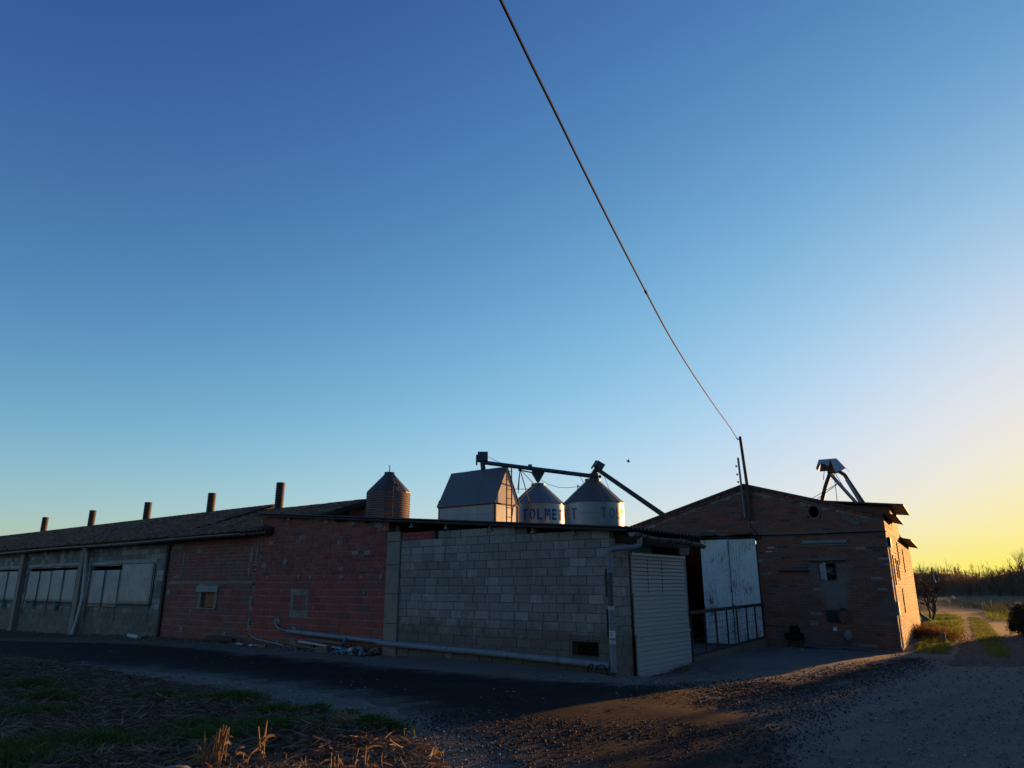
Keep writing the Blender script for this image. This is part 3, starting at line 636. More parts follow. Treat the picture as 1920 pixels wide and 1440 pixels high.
# ------------------------------------------------------------------ LONG BARN at the left
barn = thing('long_barn', 'long low barn with brown tiled roof and boarded openings in grey block wall', 'barn', (C0[0], C0[1], 0), math.pi-WA)
S0, S1 = 12.48, 57.0
pil = [25.7, 32.4, 39.1, 45.8, 52.5]
bays = [(19.55, 24.9), (26.25, 31.65), (32.95, 38.4), (39.65, 45.1), (46.35, 51.8)]
bh = [(a, b, 1.03, 2.56) for a, b in bays]
core = MB(); cells_box(core, 18.72, S1, -.8, 3.34, -.2, -.012, bh); bwall = core.build('block_wall', 'mortar', barn)
cells = layout(18.74, 40, -.5, 3.3, .43, .2, .012, bh, seed=31)
make_bricks('concrete_block', bwall, cells, 'barn_block', proud=.003, depth=.03, place=lambda s, z: (s, -.004, z))
core = MB(); cells_box(core, 13.06, 18.70, -.6, 3.34, -.2, -.012, [(15.2, 16.25, 1.02, 1.62)]); bk = core.build('brick_wall', 'mortar_mid', barn)
sh = (15.08, 16.36, 1.0, 1.72)
lo = layout(13.08, 18.66, -.4, 1.8, .47, .2, .02, [sh, (12.98, 13.2, .5, .7), (12.98, 13.2, 1.1, 1.3)], seed=32)
up = layout(13.08, 18.66, 1.88, 3.3, .36, .118, .018, seed=33, lenvar=.2)
make_bricks('hollow_brick', bk, lo, 'barn_brick', proud=.001, depth=.03, place=lambda s, z: (s, -.004, z), limit=150)
make_bricks('brick', bk, up, 'barn_brick', proud=.002, depth=.03, place=lambda s, z: (s, -.004, z), limit=260, jit=.006)
mb = MB(); mb.box(13.08, 17.2, -.05, .0, 1.81, 1.865); mb.build('mortar_course', 'patch', bk)
mb = MB(); mb.box(15.22, 16.23, -.16, -.11, 1.03, 1.61); bwn = mb.build('small_window', 'mortar_dark', barn)
make_bricks('brick', bwn, layout(15.32, 16.0, 1.04, 1.5, .7, .075, .012, seed=35), 'orange_clay', proud=0, depth=.05, place=lambda s, z: (s, -.085, z))
mb = MB(); mb.cbox(15.05, 16.4, -.06, .06, 1.52, 1.72, .012); mb.build('window_lintel', 'lintel', bwn)
for s in (15.16, 16.16): mb = MB(); mb.box(s-.06, s+.1, -.1, .02, 1.0, 1.515); mb.build('window_jamb', 'patch', bwn)
mb = MB(); mb.box(15.14, 16.3, -.1, .03, .975, 1.02); mb.build('window_sill', 'patch', bwn)
k = 0
for s, z, a, b in ((13.3, 2.7, .10, .26), (13.35, 2.2, .07, .2), (18.0, 3.1, .35, .12), (17.55, 2.55, .04, .5), (17.9, 2.05, .3, .05), (18.4, 1.5, .15, .1), (14.2, 1.85, .6, .05), (16.6, 2.9, .2, .08), (17.2, .3, .15, .08), (14.5, .2, .2, .1), (16.7, .9, .1, .06)):
    k += 1; mb = MB(); blob(mb, s, z, a, b, -.012, .008+.003*(k % 3), k+80); mb.build('mortar_patch', 'patch' if k % 3 else 'concrete', bk)
mb = MB()
for z in (.2, .55, .62, 1.12, 1.2, 1.28, 1.75, 1.8, 2.15, 2.3): mb.box(13.0, 13.1, -.05, .006, z, z+.035)
mb.build('toothing_gap', 'black', bk)
for i, s in enumerate(pil):
    mb = MB(); mb.cbox(s-.2, s+.2, -.15, .22, -.8, 3.22, .015); mb.build('pillar', 'pillar', barn)
mb = MB(); mb.box(18.62, 18.78, -.1, .07, -.6, 3.2); mb.build('corner_joint', 'wood_dark', barn)
rr = random.Random(5)
gaps = {0: [(0, .50, 0.0), (.5, 1.0, .20)], 1: [(0, .5, .14), (.5, 1.0, .16)], 2: [(0, .5, .12), (.5, 1, .14)], 3: [(0, 1, .1)], 4: [(0, 1, .1)]}
for bi, (a, b) in enumerate(bays):
    nl = 4
    for j in range(nl):
        q0, q1 = a-.12+(b-a+.24)*j/nl, a-.12+(b-a+.24)*(j+1)/nl
        M = Matrix.Translation((0, 0, rr.uniform(-.015, .015)))
        mb = MB(); mb.cbox(q0+.012, q1-.012, -.12, .03+rr.uniform(0, .015), 2.565, 2.70, .01, M); mb.build('lintel_block', 'lintel', barn)
    for (f0, f1, gap) in gaps[bi]:
        n = 2 if bi < 3 else 4
        if bi == 0 and f0 == 0: n = 1
        for j in range(n):
            q0, q1 = a+(b-a)*(f0+(f1-f0)*j/n), a+(b-a)*(f0+(f1-f0)*(j+1)/n)
            zb = 1.06 if not (bi == 0 and f0 > 0) else .92
            vs = []; fs = []; mm = 8
            for i2 in range(mm+1):
                for j2 in range(mm+1):
                    x = q0+.008+(q1-q0-.016)*i2/mm; z = zb+(2.545-gap-zb)*j2/mm
                    vs.append((x, .03+.018*mnoise.noise(Vector((x*2, z*2, bi)))+.012*j, z))
            for i2 in range(mm):
                for j2 in range(mm): v = i2*(mm+1)+j2; fs.append((v, v+1, v+mm+2, v+mm+1))
            mb = MB(); mb.add(vs, fs); o = mb.build('shutter_board', 'panel_board', barn, smooth=True)
            so = o.modifiers.new('thickness', 'SOLIDIFY'); so.thickness = .012
            mb = MB(); mb.tube([(q0, .075, .45 if j == 0 else .7), (q0+.01, .075, 2.55)], .014, 6); mb.build('guide_rod', 'dark_steel', o)
    mb = MB(); mb.tube([(a, .085, 1.05), (b, .085, 1.045)], .012, 6); mb.build('bottom_bar', 'dark_steel', barn)
    mb = MB(); mb.tube([(b, .075, .45), (b, .075, 2.55)], .014, 6); mb.build('guide_rod', 'dark_steel', barn)
mb = MB(); mb.box(S0, S0+.2, -8, -.22, -.6, 3.3); mb.box(S1-.2, S1, -8, -.22, -.8, 3.3); mb.box(S0, S1, -8.2, -8.0, -.8, 3.3); mb.box(S0+.02, 13.05, -.2, -.05, -.3, 3.3); mb.build('outer_wall', 'mortar_dark', barn)
mb = MB(); mb.prism([(S0, 0-.22, 3.3), (S0, -8.0, 3.3), (S0, -4.0, 4.58)], (.2, 0, 0)); gw = mb.build('gable_wall', 'barn_brick', barn)
mb = MB(); mb.prism([(S1-.2, -.22, 3.3), (S1-.2, -8.0, 3.3), (S1-.2, -4.0, 4.78)], (.2, 0, 0)); mb.build('gable_wall', 'barn_brick', barn)
# roof: deck plus clay tiles; the left stretch stands a little higher
SK = 18.4
def roof_plane(s, y):    # y from +.32 (eave) to -4 (ridge)
    f = (.32-y)/4.32
    return (3.40+f*(4.72-3.40)) if s < SK else (3.42+f*(4.93-3.42))
deck = MB()
for a, b in ((S0-.25, SK), (SK, S1+.2)):
    m_ = (a+b)/2
    deck.prism([(a, .30, roof_plane(m_, .30)-.02), (a, -4, roof_plane(m_, -4)-.02), (a, -8.4, roof_plane(m_, .3)-.02), (a, -8.4, roof_plane(m_, .3)-.1), (a, -4, roof_plane(m_, -4)-.1), (a, .30, roof_plane(m_, .30)-.1)], (b-a, 0, 0))
rd = deck.build('roof', 'rust_steel', barn)
TW, TLn = .225, .42
prof = [(-.5, 0.0), (-.36, .55), (-.13, .95), (.13, .95), (.36, .55), (.5, 0.0)]
def tile_verts(seed):
    r = np.random.RandomState(seed); vs = []
    for e, (y, hz, w) in enumerate(((.5, .105, 1.04), (-.5, .075, .9))):
        for (x, h) in prof: vs.append((x*TW*w, y*TLn*1.12, h*hz+(.035 if e == 0 else .0)))
    for (x, h) in prof: vs.append((x*TW*.9, .5*TLn*1.12, h*.05))
    return np.array(vs)+r.uniform(-.004, .004, (18, 3))
TF = [(i, i+1, 7+i, 6+i) for i in range(5)]+[(i+1, i, 12+i, 13+i) for i in range(5)]
tmesh = []
for i in range(5):
    me = bpy.data.meshes.new('roof_tile'); me.from_pydata([tuple(p) for p in tile_verts(i)], [], TF); me.materials.append(MATS['roof_tile']); me.update(); tmesh.append(me)
tiles = []
base = Matrix.Translation(barn.location) @ Matrix.Rotation(barn.rotation_euler.z, 4, 'Z')
for seg, (a, b) in enumerate(((S0-.15, SK-.05), (SK+.08, S1))):
    m_ = (a+b)/2; slope = math.atan((roof_plane(m_, -4)-roof_plane(m_, .32))/4.32); nr = int(4.32/math.cos(slope)/TLn)
    for i in range(int((b-a)/TW)):
        s = a+(i+.5)*TW
        for r_ in range(nr+1):
            y = .36-(r_+.5)*TLn*math.cos(slope)
            if y < -4.0: continue
            M = Matrix.Translation((s+rr.uniform(-.008, .008), y+rr.uniform(-.015, .015), roof_plane(s, y)+rr.uniform(0, .012)+.012*mnoise.noise(Vector((s*.8, y, 0))))) @ Matrix.Rotation(-slope, 4, 'X') @ Matrix.Rotation(rr.uniform(-.02, .02), 4, 'Z')
            d = ((base @ M.translation)-cam.location).length
            tiles.append((d, M))
tiles.sort(key=lambda q: q[0]); V, F = [], []
for i, (d, M) in enumerate(tiles):
    if i < 300:
        o = bpy.data.objects.new('roof_tile', tmesh[i % 5]); col.objects.link(o); o.parent = rd; o.matrix_local = M
    else:
        n = len(V)*18; V.append((tile_verts(i % 5) @ np.array(M.to_3x3()).T)+np.array(M.translation)); F += [tuple(k+n for k in q) for q in TF]
npmesh('roof_tile_field', np.concatenate(V), F, 'roof_tile', rd, 'stuff')
for a, b, zr in ((S0-.2, SK, 4.72), (SK, S1, 4.93)):
    n = int((b-a)/.42)
    for i in range(n):
        s = a+(b-a)*(i+.5)/n; mb = MB(); vs = []
        for e, w in ((-.23, 1.0), (.23, .86)):
            for k in range(6): an = math.pi*k/5; vs.append((s+e, -4+.12*w*math.cos(an), zr+.0+.09*w*math.sin(an)))
        mb.add(vs, [(k, k+1, 7+k, 6+k) for k in range(5)]+[(0, 5, 4, 3, 2, 1)]); mb.build('ridge_tile', 'roof_tile', rd)
# verge boards of the right end
mb = MB(); mb.prism([(S0-.27, .3, 3.27), (S0-.27, -4, 4.60), (S0-.27, -4, 4.74), (S0-.27, .3, 3.42)], (.03, 0, 0)); mb.build('verge_board', 'wood_dark', rd)
for y in (-1.0, -2.0, -3.0, -3.8): mb = MB(); z = roof_plane(13, y)-.1; mb.box(S0-.22, S0+.0, y-.06, y+.06, z-.14, z-.005); mb.build('purlin_end', 'wood_dark', rd)
# five corrugated vents on the ridge
for s in (17.9, 23.2, 29.25, 35.7, 42.4):
    pr = []; zb = 4.6; H_ = 1.12 if s > 18 else 1.14; n = 24; tl = rr.uniform(-.02, .02)
    for i in range(n*2+1): pr.append((.165+(.018 if i % 4 in (1, 2) else 0), zb+H_*i/(2*n)+.12))
    pr += [(.15, zb+H_+.12), (.15, zb+H_-.15)]
    mb = MB(); mb.lathe(pr, (s, -3.93, 0), 18, cap=False); mb.build('roof_vent', 'vent_dark', rd, smooth=True)
# eave gutter of the barn with brackets
vs = []; fs = []; N = 60; n = 8
for i in range(N+1):
    s = 13.25+(S1-13.25)*i/N; z = 3.345+.02*math.sin(s*.5)-.01*sst(20, 30, s)
    for k in range(n): a = math.pi+math.pi*k/(n-1); vs.append((s, .42+.085*math.cos(a), z+.085*math.sin(a)))
for i in range(N):
    for k in range(n-1): a = i*n+k; fs.append((a, a+n, a+n+1, a+1))
mb = MB(); mb.add(vs, fs); gu = mb.build('gutter', 'gutter_zinc', barn, smooth=True); gu.modifiers.new('thickness', 'SOLIDIFY').thickness = .006
for i in range(26): s = 13.6+i*1.25; mb = MB(); mb.tube([(s, .42+.092*math.cos(a), 3.345+.02*math.sin(s*.5)+.092*math.sin(a)) for a in [math.pi+math.pi*k/7 for k in range(8)]], .01, 5); mb.build('gutter_bracket', 'dark_steel', gu)
# barn downpipe
bd = thing('barn_downpipe', 'pale downpipe kicking outwards at its foot beside concrete pillar of barn', 'downpipe', wpt(25.3, .35, 0))
w = [wpt(*p)-bd.location for p in ((25.05, .42, 3.28), (25.08, .28, 3.12), (24.95, .22, 1.35), (24.93, .22, 1.22))]
MB().tube(w, .075, 12).build('upper_pipe', 'pvc_white', bd, smooth=True)
w = [wpt(*p)-bd.location for p in ((24.93, .22, 1.24), (25.05, .24, .6), (25.28, .27, -.28))]
MB().tube(w, .07, 12).build('lower_pipe', 'pvc_white', bd, smooth=True)
w = [wpt(*p)-bd.location for p in ((24.93, .22, 1.18), (24.945, .22, 1.34))]
MB().tube(w, .088, 12).build('collar', 'pvc_white', bd, smooth=True)
o = pipe('pipe_offcut', 'short pale pipe offcut lying on ground below barn corner', [(19.85, .5, 0), (18.85, .62, -.02)], .07, 'pvc_white', ((0, .35),))
for i, (s, z, h, lb) in enumerate(((30.45, 1.0, .32, 'narrow green rag tied to shutter rod, left of the second opening'), (27.9, 1.0, .42, 'wide green rag tied under the second boarded opening'), (34.2, 1.0, .4, 'green rag hanging at left edge below farthest visible opening'))):
    mb = MB(); vs = []; fs = []
    for j in range(8):
        for k in range(4): vs.append((s+(.05+.09*math.sin(j/7*math.pi)*(1.0 if i == 1 else .5))*(k/3-.5)*2+.02*math.sin(j+i), .11+.03*math.sin(k*2+j), z-h*j/7+.1))
    for j in range(7):
        for k in range(3): a = j*4+k; fs.append((a, a+1, a+5, a+4))
    mb.add(vs, fs); o = mb.build('green_rag', 'green_cloth', None, smooth=True, label=lb, cat='rag', group='green rags on the barn'); o.location = (C0[0], C0[1], 0); o.rotation_euler = (0, 0, math.pi-WA)
    o.modifiers.new('thickness', 'SOLIDIFY').thickness = .01

# ------------------------------------------------------------------ GABLE BARN
gab = thing('gable_barn', 'brown brick gable barn with white sliding doors and low sun on its right wall', 'barn', (G0[0], G0[1], 0), math.pi-GA)
EAV, APX, TA, TLF = 3.62, 4.72, 3.77, 7.4
def gtop(t): return EAV+(APX-EAV)*(t/TA) if t < TA else APX-(APX-EAV)*((t-TA)/(TLF-TA))
door_h = (3.56, 5.95, -.4, 3.12); fan_h = (1.40, 1.86, 1.88, 2.37); rnd = (1.64, 2.0, 3.66, 4.02); duct = (2.55, 2.85, .30, .55)
core = MB(); cells_box(core, 0, TLF, -.4, 3.3, -.25, -.012, [door_h, fan_h, duct])
for a, b in ((0, 1.64), (2.0, TA), (TA, TLF)):
    core.prism([(a, -.25, 3.3), (b, -.25, 3.3), (b, -.25, gtop(b)-.02), (a, -.25, gtop(a)-.02)], (0, .238, 0))
core.prism([(1.64, -.25, 3.3), (2.0, -.25, 3.3), (2.0, -.25, 3.66), (1.64, -.25, 3.66)], (0, .238, 0))
core.prism([(1.64, -.25, 4.02), (2.0, -.25, 4.02), (2.0, -.25, gtop(2.0)-.02), (1.64, -.25, gtop(1.64)-.02)], (0, .238, 0))
fw = core.build('front_wall', 'mortar_mid', gab)
lint_h = (1.0, 2.24, 2.91, 2.99)
cells = layout(0.02, TLF, .02, 3.17, .27, .075, .009, [door_h, fan_h, duct, lint_h, (1.1, 2.1, 2.42, 2.47)], seed=61, lenvar=.22)
cells += layout(0.02, TLF, 3.285, 4.8, .27, .075, .009, [rnd], top=lambda t: gtop(t)-.1, seed=62, lenvar=.22)
make_bricks('brick', fw, cells, 'gable_brick', proud=.001, depth=.025, place=lambda s, z: (s, -.004, z), jit=.005, skip=.006)
mb = MB(); mb.box(0.0, TLF, -.05, .012, 3.175, 3.275); mb.build('tie_beam', 'tie', fw)
# round vent: plaster plate with a round opening
n = 28; vs = []; fs = []
for y in (-.2, .012):
    for rr_ in (.155, 1):
        for k in range(n):
            a = 2*math.pi*k/n; q = .155 if rr_ != 1 else .215*(1+.1*math.sin(3*a+1))
            vs.append((1.82+q*math.cos(a)*.92, y, 3.84+q*math.sin(a)*1.1))
for k in range(n):
    k2 = (k+1) % n
    fs += [(k, k2, n+k2, n+k), (2*n+k, 3*n+k, 3*n+k2, 2*n+k2), (k, 2*n+k, 2*n+k2, k2), (n+k, n+k2, 3*n+k2, 3*n+k)]
mb = MB(); mb.add(vs, fs); mb.build('round_vent', 'mortar_dark', fw, smooth=True)
# verge courses (sloping header bricks)
def verge(ta, tb):
    L = math.hypot(tb-ta, gtop(tb)-gtop(ta)); n = int(L/.24); ang = math.atan2(gtop(tb)-gtop(ta), tb-ta)
    for i in range(n):
        f = (i+.5)/n; t = ta+(tb-ta)*f; z = gtop(ta)+(gtop(tb)-gtop(ta))*f
        for row, (dz, w, y1) in enumerate(((-.05, .225, .03), (.03, .23, .06))):
            M = Matrix.Translation((t, 0, z+dz+random.uniform(-.003, .003))) @ Matrix.Rotation(-ang, 4, 'Y')
            mb = MB(); mb.cbox(-w/2, w/2, -.2, y1+random.uniform(-.004, .004), -.034, .034, .006, M); mb.build('verge_brick', 'gable_brick', fw)
verge(.0, TA); verge(TA, TLF)
# side wall, lit
SD = 12.85
core = MB(); core.box(0.012, .25, -SD, -.252, -.5, 3.30); core.box(.014, .25, -6.8, -3.35, 3.30, 4.225); core.box(.012, .25, -3.35, -.252, 3.3, 3.63); core.box(.012, .25, -12.85, -6.8, 3.3, 3.40)
sw = core.build('side_wall', 'mortar_dark', gab)
cells = layout(.02, SD, -.1, 3.3, .32, .104, .011, seed=71, lenvar=.1)+layout(.02, 3.3, 3.32, 3.53, .32, .104, .011, seed=72)
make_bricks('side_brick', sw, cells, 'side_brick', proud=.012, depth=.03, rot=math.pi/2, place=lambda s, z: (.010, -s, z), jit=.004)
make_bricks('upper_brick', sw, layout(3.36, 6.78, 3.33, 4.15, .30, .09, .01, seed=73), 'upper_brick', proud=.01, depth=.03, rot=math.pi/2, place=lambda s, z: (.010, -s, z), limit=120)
for y, z0, z1, w in ((-.35, 1.9, 2.95, .05), (-1.35, 1.75, 2.6, .05), (-2.5, 1.95, 2.55, .04), (-3.3, 1.9, 2.5, .04), (-3.7, .9, 1.65, .05), (-4.2, 2.4, 3.1, .05), (-6.9, 2.2, 3.0, .05)):
    mb = MB(); mb.box(-.03, .0, y-w/2, y+w/2, z0, z1); mb.build('wall_batten', 'wood_dark', sw)
mb = MB(); mb.box(-.09, -.005, -.42, -.22, 2.78, 3.05); mb.build('meter_box', 'dark_steel', sw)
mb = MB(); mb.tube([(-.03, -.08, 0.1), (-.035, -.10, 1.0), (-.035, -.09, 2.8)], .022, 8); mb.build('conduit', 'pvc_white', sw)
mb = MB(); mb.box(-.07, -.004, -.3, -.12, .95, 1.3); mb.build('junction_box', 'dark_steel', sw)
mb = MB(); mb.box(.0, TLF, -SD-.2, -SD, -.5, 3.3); mb.box(TLF-.25, TLF, -SD, -.252, -.5, 3.6); mb.prism([(0, -SD-.2, 3.3), (TA, -SD-.2, 4.6), (TLF, -SD-.2, 3.3)], (0, .2, 0)); mb.build('rear_wall', 'mortar_dark', gab)
mb = MB(); mb.box(.3, TLF-.3, -9, -8.8, -.3, 3.3); mb.build('inner_partition', 'black', gab)
# main roof slabs
def slab(mb, pts_tz, y0, y1, th=.06):
    top = [(t, y0, z) for t, z in pts_tz]; bot = [(t, y0, z-th) for t, z in reversed(pts_tz)]
    mb.prism(top+bot, (0, y1-y0, 0))
mb = MB(); slab(mb, [(TA, APX+.09), (TLF+.35, EAV+.09-.1)], .08, -SD-.1); slab(mb, [(-.02, EAV+.085), (TA, APX+.09)], .08, -3.32); slab(mb, [(-.02, EAV-.1), (TA, APX+.0)], -6.85, -SD-.1)
rf = mb.build('roof', 'fibre_cement', gab)
mb = MB(); mb.prism([(-.34, .04, 3.60), (.0, .04, 3.69), (.0, .04, 3.73), (-.34, .04, 3.64)], (0, -3.45, 0)); mb.build('eave_sheet', 'rust_steel', rf)
mb = MB(); mb.prism([(-.36, -6.3, 3.27), (.1, -6.3, 3.37), (.1, -6.3, 3.41), (-.36, -6.3, 3.31)], (0, -6.6, 0)); mb.build('eave_sheet', 'rust_steel', rf)
# raised middle bay behind the gable
mb = MB(); mb.prism([(.014, -3.33, 3.3), (4.5, -3.33, 3.3), (4.5, -3.33, 4.66), (.014, -3.33, 4.22)], (0, -.2, 0)); mb.prism([(.26, -6.8, 3.3), (4.5, -6.8, 3.3), (4.5, -6.8, 4.66), (.26, -6.8, 4.24)], (0, .2, 0)); mb.box(4.3, 4.5, -6.6, -3.53, 3.3, 4.62); mb.build('raised_wall', 'gable_brick', gab)
mb = MB(); mb.prism([(-.42, -3.1, 4.19), (4.6, -3.1, 4.72), (4.6, -3.1, 4.78), (-.42, -3.1, 4.24)], (0, -3.85, 0)); mb.build('raised_roof', 'rust_steel', gab)
# white corrugated sliding doors
for (a, b, dy, lb) in ((3.57, 4.40, .07, 'rust streaked right leaf'), (4.36, 5.26, .10, 'left leaf with small holes')):
    mb = MB(); corrugated(mb, (a, dy, .05), (1, 0, 0), (0, 0, 1), b-a, 3.06, .085, .02, (0, 1, 0), nz=6); d = mb.build('sliding_door', 'door_white', gab, smooth=True); d['label'] = lb
    for z in (.1, 1.55, 3.0): MB().box(a+.02, b-.02, dy-.045, dy-.02, z-.03, z+.03).build('door_rail', 'dark_steel', d)
    for z in (2.95, 1.0): MB().tube([(a+.05, dy+.01, z), (a+.05, dy+.03, z)], .012, 6).build('bolt', 'black', d)
mb = MB(); mb.box(4.372, 4.395, .124, .132, .06, 3.09); mb.build('door_seam', 'black', bpy.data.objects['sliding_door'])
mb = MB(); mb.sphere((4.34, .14, 1.14), .035, 8); mb.build('door_knob', 'black', bpy.data.objects['sliding_door'])
mb = MB(); mb.box(3.4, 6.2, .02, .05, 3.115, 3.17); mb.build('door_track', 'dark_steel', gab)
for a, b in ((3.65, 4.35), (4.75, 6.9)):
    mb = MB(); mb.prism([(a, .013, 3.275), (b, .013, 3.275), (b, .30, 3.235), (a, .30, 3.235)], (0, 0, .025)); mb.build('canopy_slab', 'fibre_cement', gab)
mb = MB(); mb.tube([(7.3, .03, 3.25), (6, .03, 3.25), (4.6, .035, 3.215), (3.4, .03, 3.205), (2.0, .03, 3.19), (.9, .03, 3.20), (.02, .03, 3.205), (-.03, 0, 3.2)], .014, 6); mb.build('facade_cable', 'black', gab)
# lintels and shelves on the front wall
mb = MB(); mb.cbox(1.02, 2.22, -.04, .05, 2.915, 2.985, .008); mb.build('lintel', 'concrete', fw)
mb = MB(); mb.cbox(1.1, 2.1, -.04, .10, 2.425, 2.465, .006); mb.build('lintel', 'tie', fw)
mb = MB(); mb.box(2.14, 2.98, -.01, .10, 2.15, 2.185); mb.build('shelf_strip', 'rust_steel', fw)
for i, (t, z) in enumerate(((3.15, 2.83), (3.2, 2.72))): mb = MB(); mb.box(t-.1, t+.09, .0, .012, z-.012, z+.012); mb.build('metal_strip', 'pale_sheet', fw)
k = 0
for t, z, a, b in ((1.28, 2.2, .1, .12), (2.0, 2.2, .13, .2), (1.1, 2.18, .05, .06), (3.35, 2.1, .02, .03), (.75, 3.5, .18, .1), (.95, 3.62, .14, .08), (3.0, 2.5, .05, .04), (1.38, .78, .03, .04)):
    k += 1; mb = MB(); blob(mb, t, z, a, b, -.01, .010+.002*(k % 3), k+150); mb.build('plaster_patch', 'tie', fw)
# fan set in its opening
fan = thing('wall_fan', 'round extractor fan with half open grey flap set in gable wall', 'fan', gpt(1.63, 0, 2.125), math.pi-GA)
for x0, x1, z0, z1 in ((-.23, -.205, -.245, .245), (.205, .23, -.245, .245), (-.205, .205, .22, .245), (-.205, .205, -.245, -.22)): MB().box(x0, x1, -.12, .02, z0, z1).build('frame_bar', 'rust_steel', fan)
mb = MB(); mb.tube([(.19*math.cos(2*math.pi*k/24)-.02, -.08, .19*math.sin(2*math.pi*k/24)) for k in range(25)], .015, 6); mb.build('guard_ring', 'dark_steel', fan)
for k in range(5):
    a = 2*math.pi*k/5+.3; M = Matrix.Translation((-.02, -.09, 0)) @ Matrix.Rotation(a, 4, 'Y') @ Matrix.Rotation(.5, 4, 'X')
    mb = MB(); mb.prism([(-.03, 0, .02), (.03, 0, .02), (.085, 0, .16), (-.045, 0, .175)], (0, .006, 0), M); mb.build('blade', 'galv_dull', fan)
mb = MB(); mb.tube([(-.02, -.13, 0), (-.02, -.05, 0)], .045, 12); mb.build('hub', 'galv_dull', fan)
mb = MB(); mb.box(.02, .235, .025, .04, -.25, .245, Matrix.Rotation(-.18, 4, 'Z')); mb.build('flap', 'galv_white', fan)
# other small things on and by the gable front
mb = MB(); mb.cbox(1.47, 1.79, .0, .04, .74, 1.05, .006); o = mb.build('wall_plate', 'dark_steel', None, label='dark square metal plate fixed low on gable wall under the fan', cat='plate'); o.location = (G0[0], G0[1], 0); o.rotation_euler = (0, 0, math.pi-GA)
hs = thing('hose_coil', 'coil of dull green hose hanging on gable wall beside square plate', 'hose', gpt(1.33, .05, .92), math.pi-GA)
for j in range(4): MB().tube([((.125+.008*j)*math.cos(2*math.pi*k/24), .012*j, (.17+.006*j)*math.sin(2*math.pi*k/24)+.006*j) for k in range(25)], .011, 6).build('loop', 'hose_green', hs, smooth=True)
MB().tube([(0, -.05, .16), (0, .06, .17)], .014, 6).build('hook', 'rust_steel', hs)
mb = MB(); mb.box(1.56, 1.66, .004, .012, .50, .60); o = mb.build('paper_tag', 'paper', None, label='tiny white tag stuck on gable wall below square plate', cat='tag'); o.location = (G0[0], G0[1], 0); o.rotation_euler = (0, 0, math.pi-GA)
bx = thing('black_trough', 'black feed box on two short legs against gable wall', 'box', gpt(2.7, .18, 0), math.pi-GA)
MB().cbox(-.24, .24, -.14, .14, .24, .42, .01).build('tray', 'black', bx)
MB().cbox(-.12, .12, -.15, -.05, .425, .62, .01).build('back_panel', 'black', bx)
for x in (-.19, .17):
    for y in (-.1, .1): MB().box(x-.02, x+.02, y-.02, y+.02, 0, .24).build('leg', 'rust_steel', bx)
rg = MB(); rg.sphere((0, 0, 0), .13, 10, (1, .5, 1.1), .22, 4); o = rg.build('rag_bundle', 'concrete', None, smooth=True, label='pale crumpled rag stuffed on pipe stub of gable wall', cat='rag'); o.location = gpt(1.27, .09, .40); MATS['litter']
st = MB(); st.tube([(0, 0, 0), (0, .0, .26), (.02, -.04, .32)], .035, 8); o = st.build('pipe_stub', 'pvc_dark', None, smooth=True, label='dark pipe stub rising from the ground below the pale rag', cat='pipe'); o.location = gpt(1.28, .09, 0)
pts = [(2.45, .25, .07), (2.3, .3, .10), (2.05, .34, .06), (1.7, .36, .05), (1.45, .33, .07), (1.38, .32, .10), (1.2, .36, .05), (.7, .38, .04)]
w = [gpt(*p) for p in pts]; o = MB().tube([q-w[0] for q in spline(w, 5)], .05, 8).build('ground_hose', 'pvc_dark', None, smooth=True, loc=w[0], label='thick grey hose lying along foot of gable wall', cat='hose')

# ------------------------------------------------------------------ low fence between shed and gable barn
def dpt(d, o, z): return wpt(-o, -d, z)     # d along the right end of the shed, o outwards
fn = thing('metal_gate', 'low rusty steel gate with wire mesh on concrete kerb before white doors', 'gate', dpt(3.55, .08, 0))
def fp(d, z, o=.08): return dpt(d, o, z)-fn.location
D0, D1 = 3.55, 9.45
gzd = lambda d: gz(*dpt(d, .08, 0).xy)
top_ = lambda d: 1.10+(d-D0)*.02; bot_ = lambda d: .11+(d-D0)*.035
MB().prism([fp(D0, top_(D0)-.05), fp(D1, top_(D1)-.05), fp(D1, top_(D1)+.03), fp(D0, top_(D0)+.03)], (fp(0, 0, .13)-fp(0, 0, .08))).build('top_rail', 'vent_dark', fn)
MB().prism([fp(D0, bot_(D0)-.025), fp(D1, bot_(D1)-.025), fp(D1, bot_(D1)+.02), fp(D0, bot_(D0)+.02)], (fp(0, 0, .12)-fp(0, 0, .08))).build('bottom_rail', 'vent_dark', fn)
for i in range(9):
    d = D0+.05+(D1-D0-.1)*(i/8)**.95
    MB().tube([fp(d, bot_(d)), fp(d+random.uniform(-.02, .02), top_(d)-.03)], .024, 6).build('bar', 'vent_dark', fn)
for j in range(5):
    zz = .16+.17*j; MB().tube([fp(D0, bot_(D0)+zz), fp((D0+D1)/2, bot_(6.5)+zz-.015), fp(D1, bot_(D1)+zz)], .004, 4).build('mesh_wire', 'vent_dark', fn)
for j in range(34):
    d = D0+.12+(D1-D0-.2)*j/33; MB().tube([fp(d, bot_(d)), fp(d, top_(d)-.05)], .0032, 4).build('mesh_wire', 'vent_dark', fn)
MB().tube([fp(D1+.06, -.1), fp(D1+.08, top_(D1)+.08)], .045, 8).build('end_post', 'rust_steel', fn)
kb = thing('concrete_kerb', 'low concrete kerb under the rusty mesh gate', 'kerb', dpt(3.55, .08, 0))
for a, b in ((3.5, 6.55), (6.58, 9.45)):
    P = [dpt(a, .0, gzd(a)-.25)-kb.location, dpt(b, .0, gzd(b)-.25)-kb.location, dpt(b, .0, bot_(b)-.03)-kb.location, dpt(a, 0, bot_(a)-.03)-kb.location]
    MB().prism(P, dpt(0, .16, 0)-dpt(0, 0, 0)).build('kerb_piece', 'apron', kb)

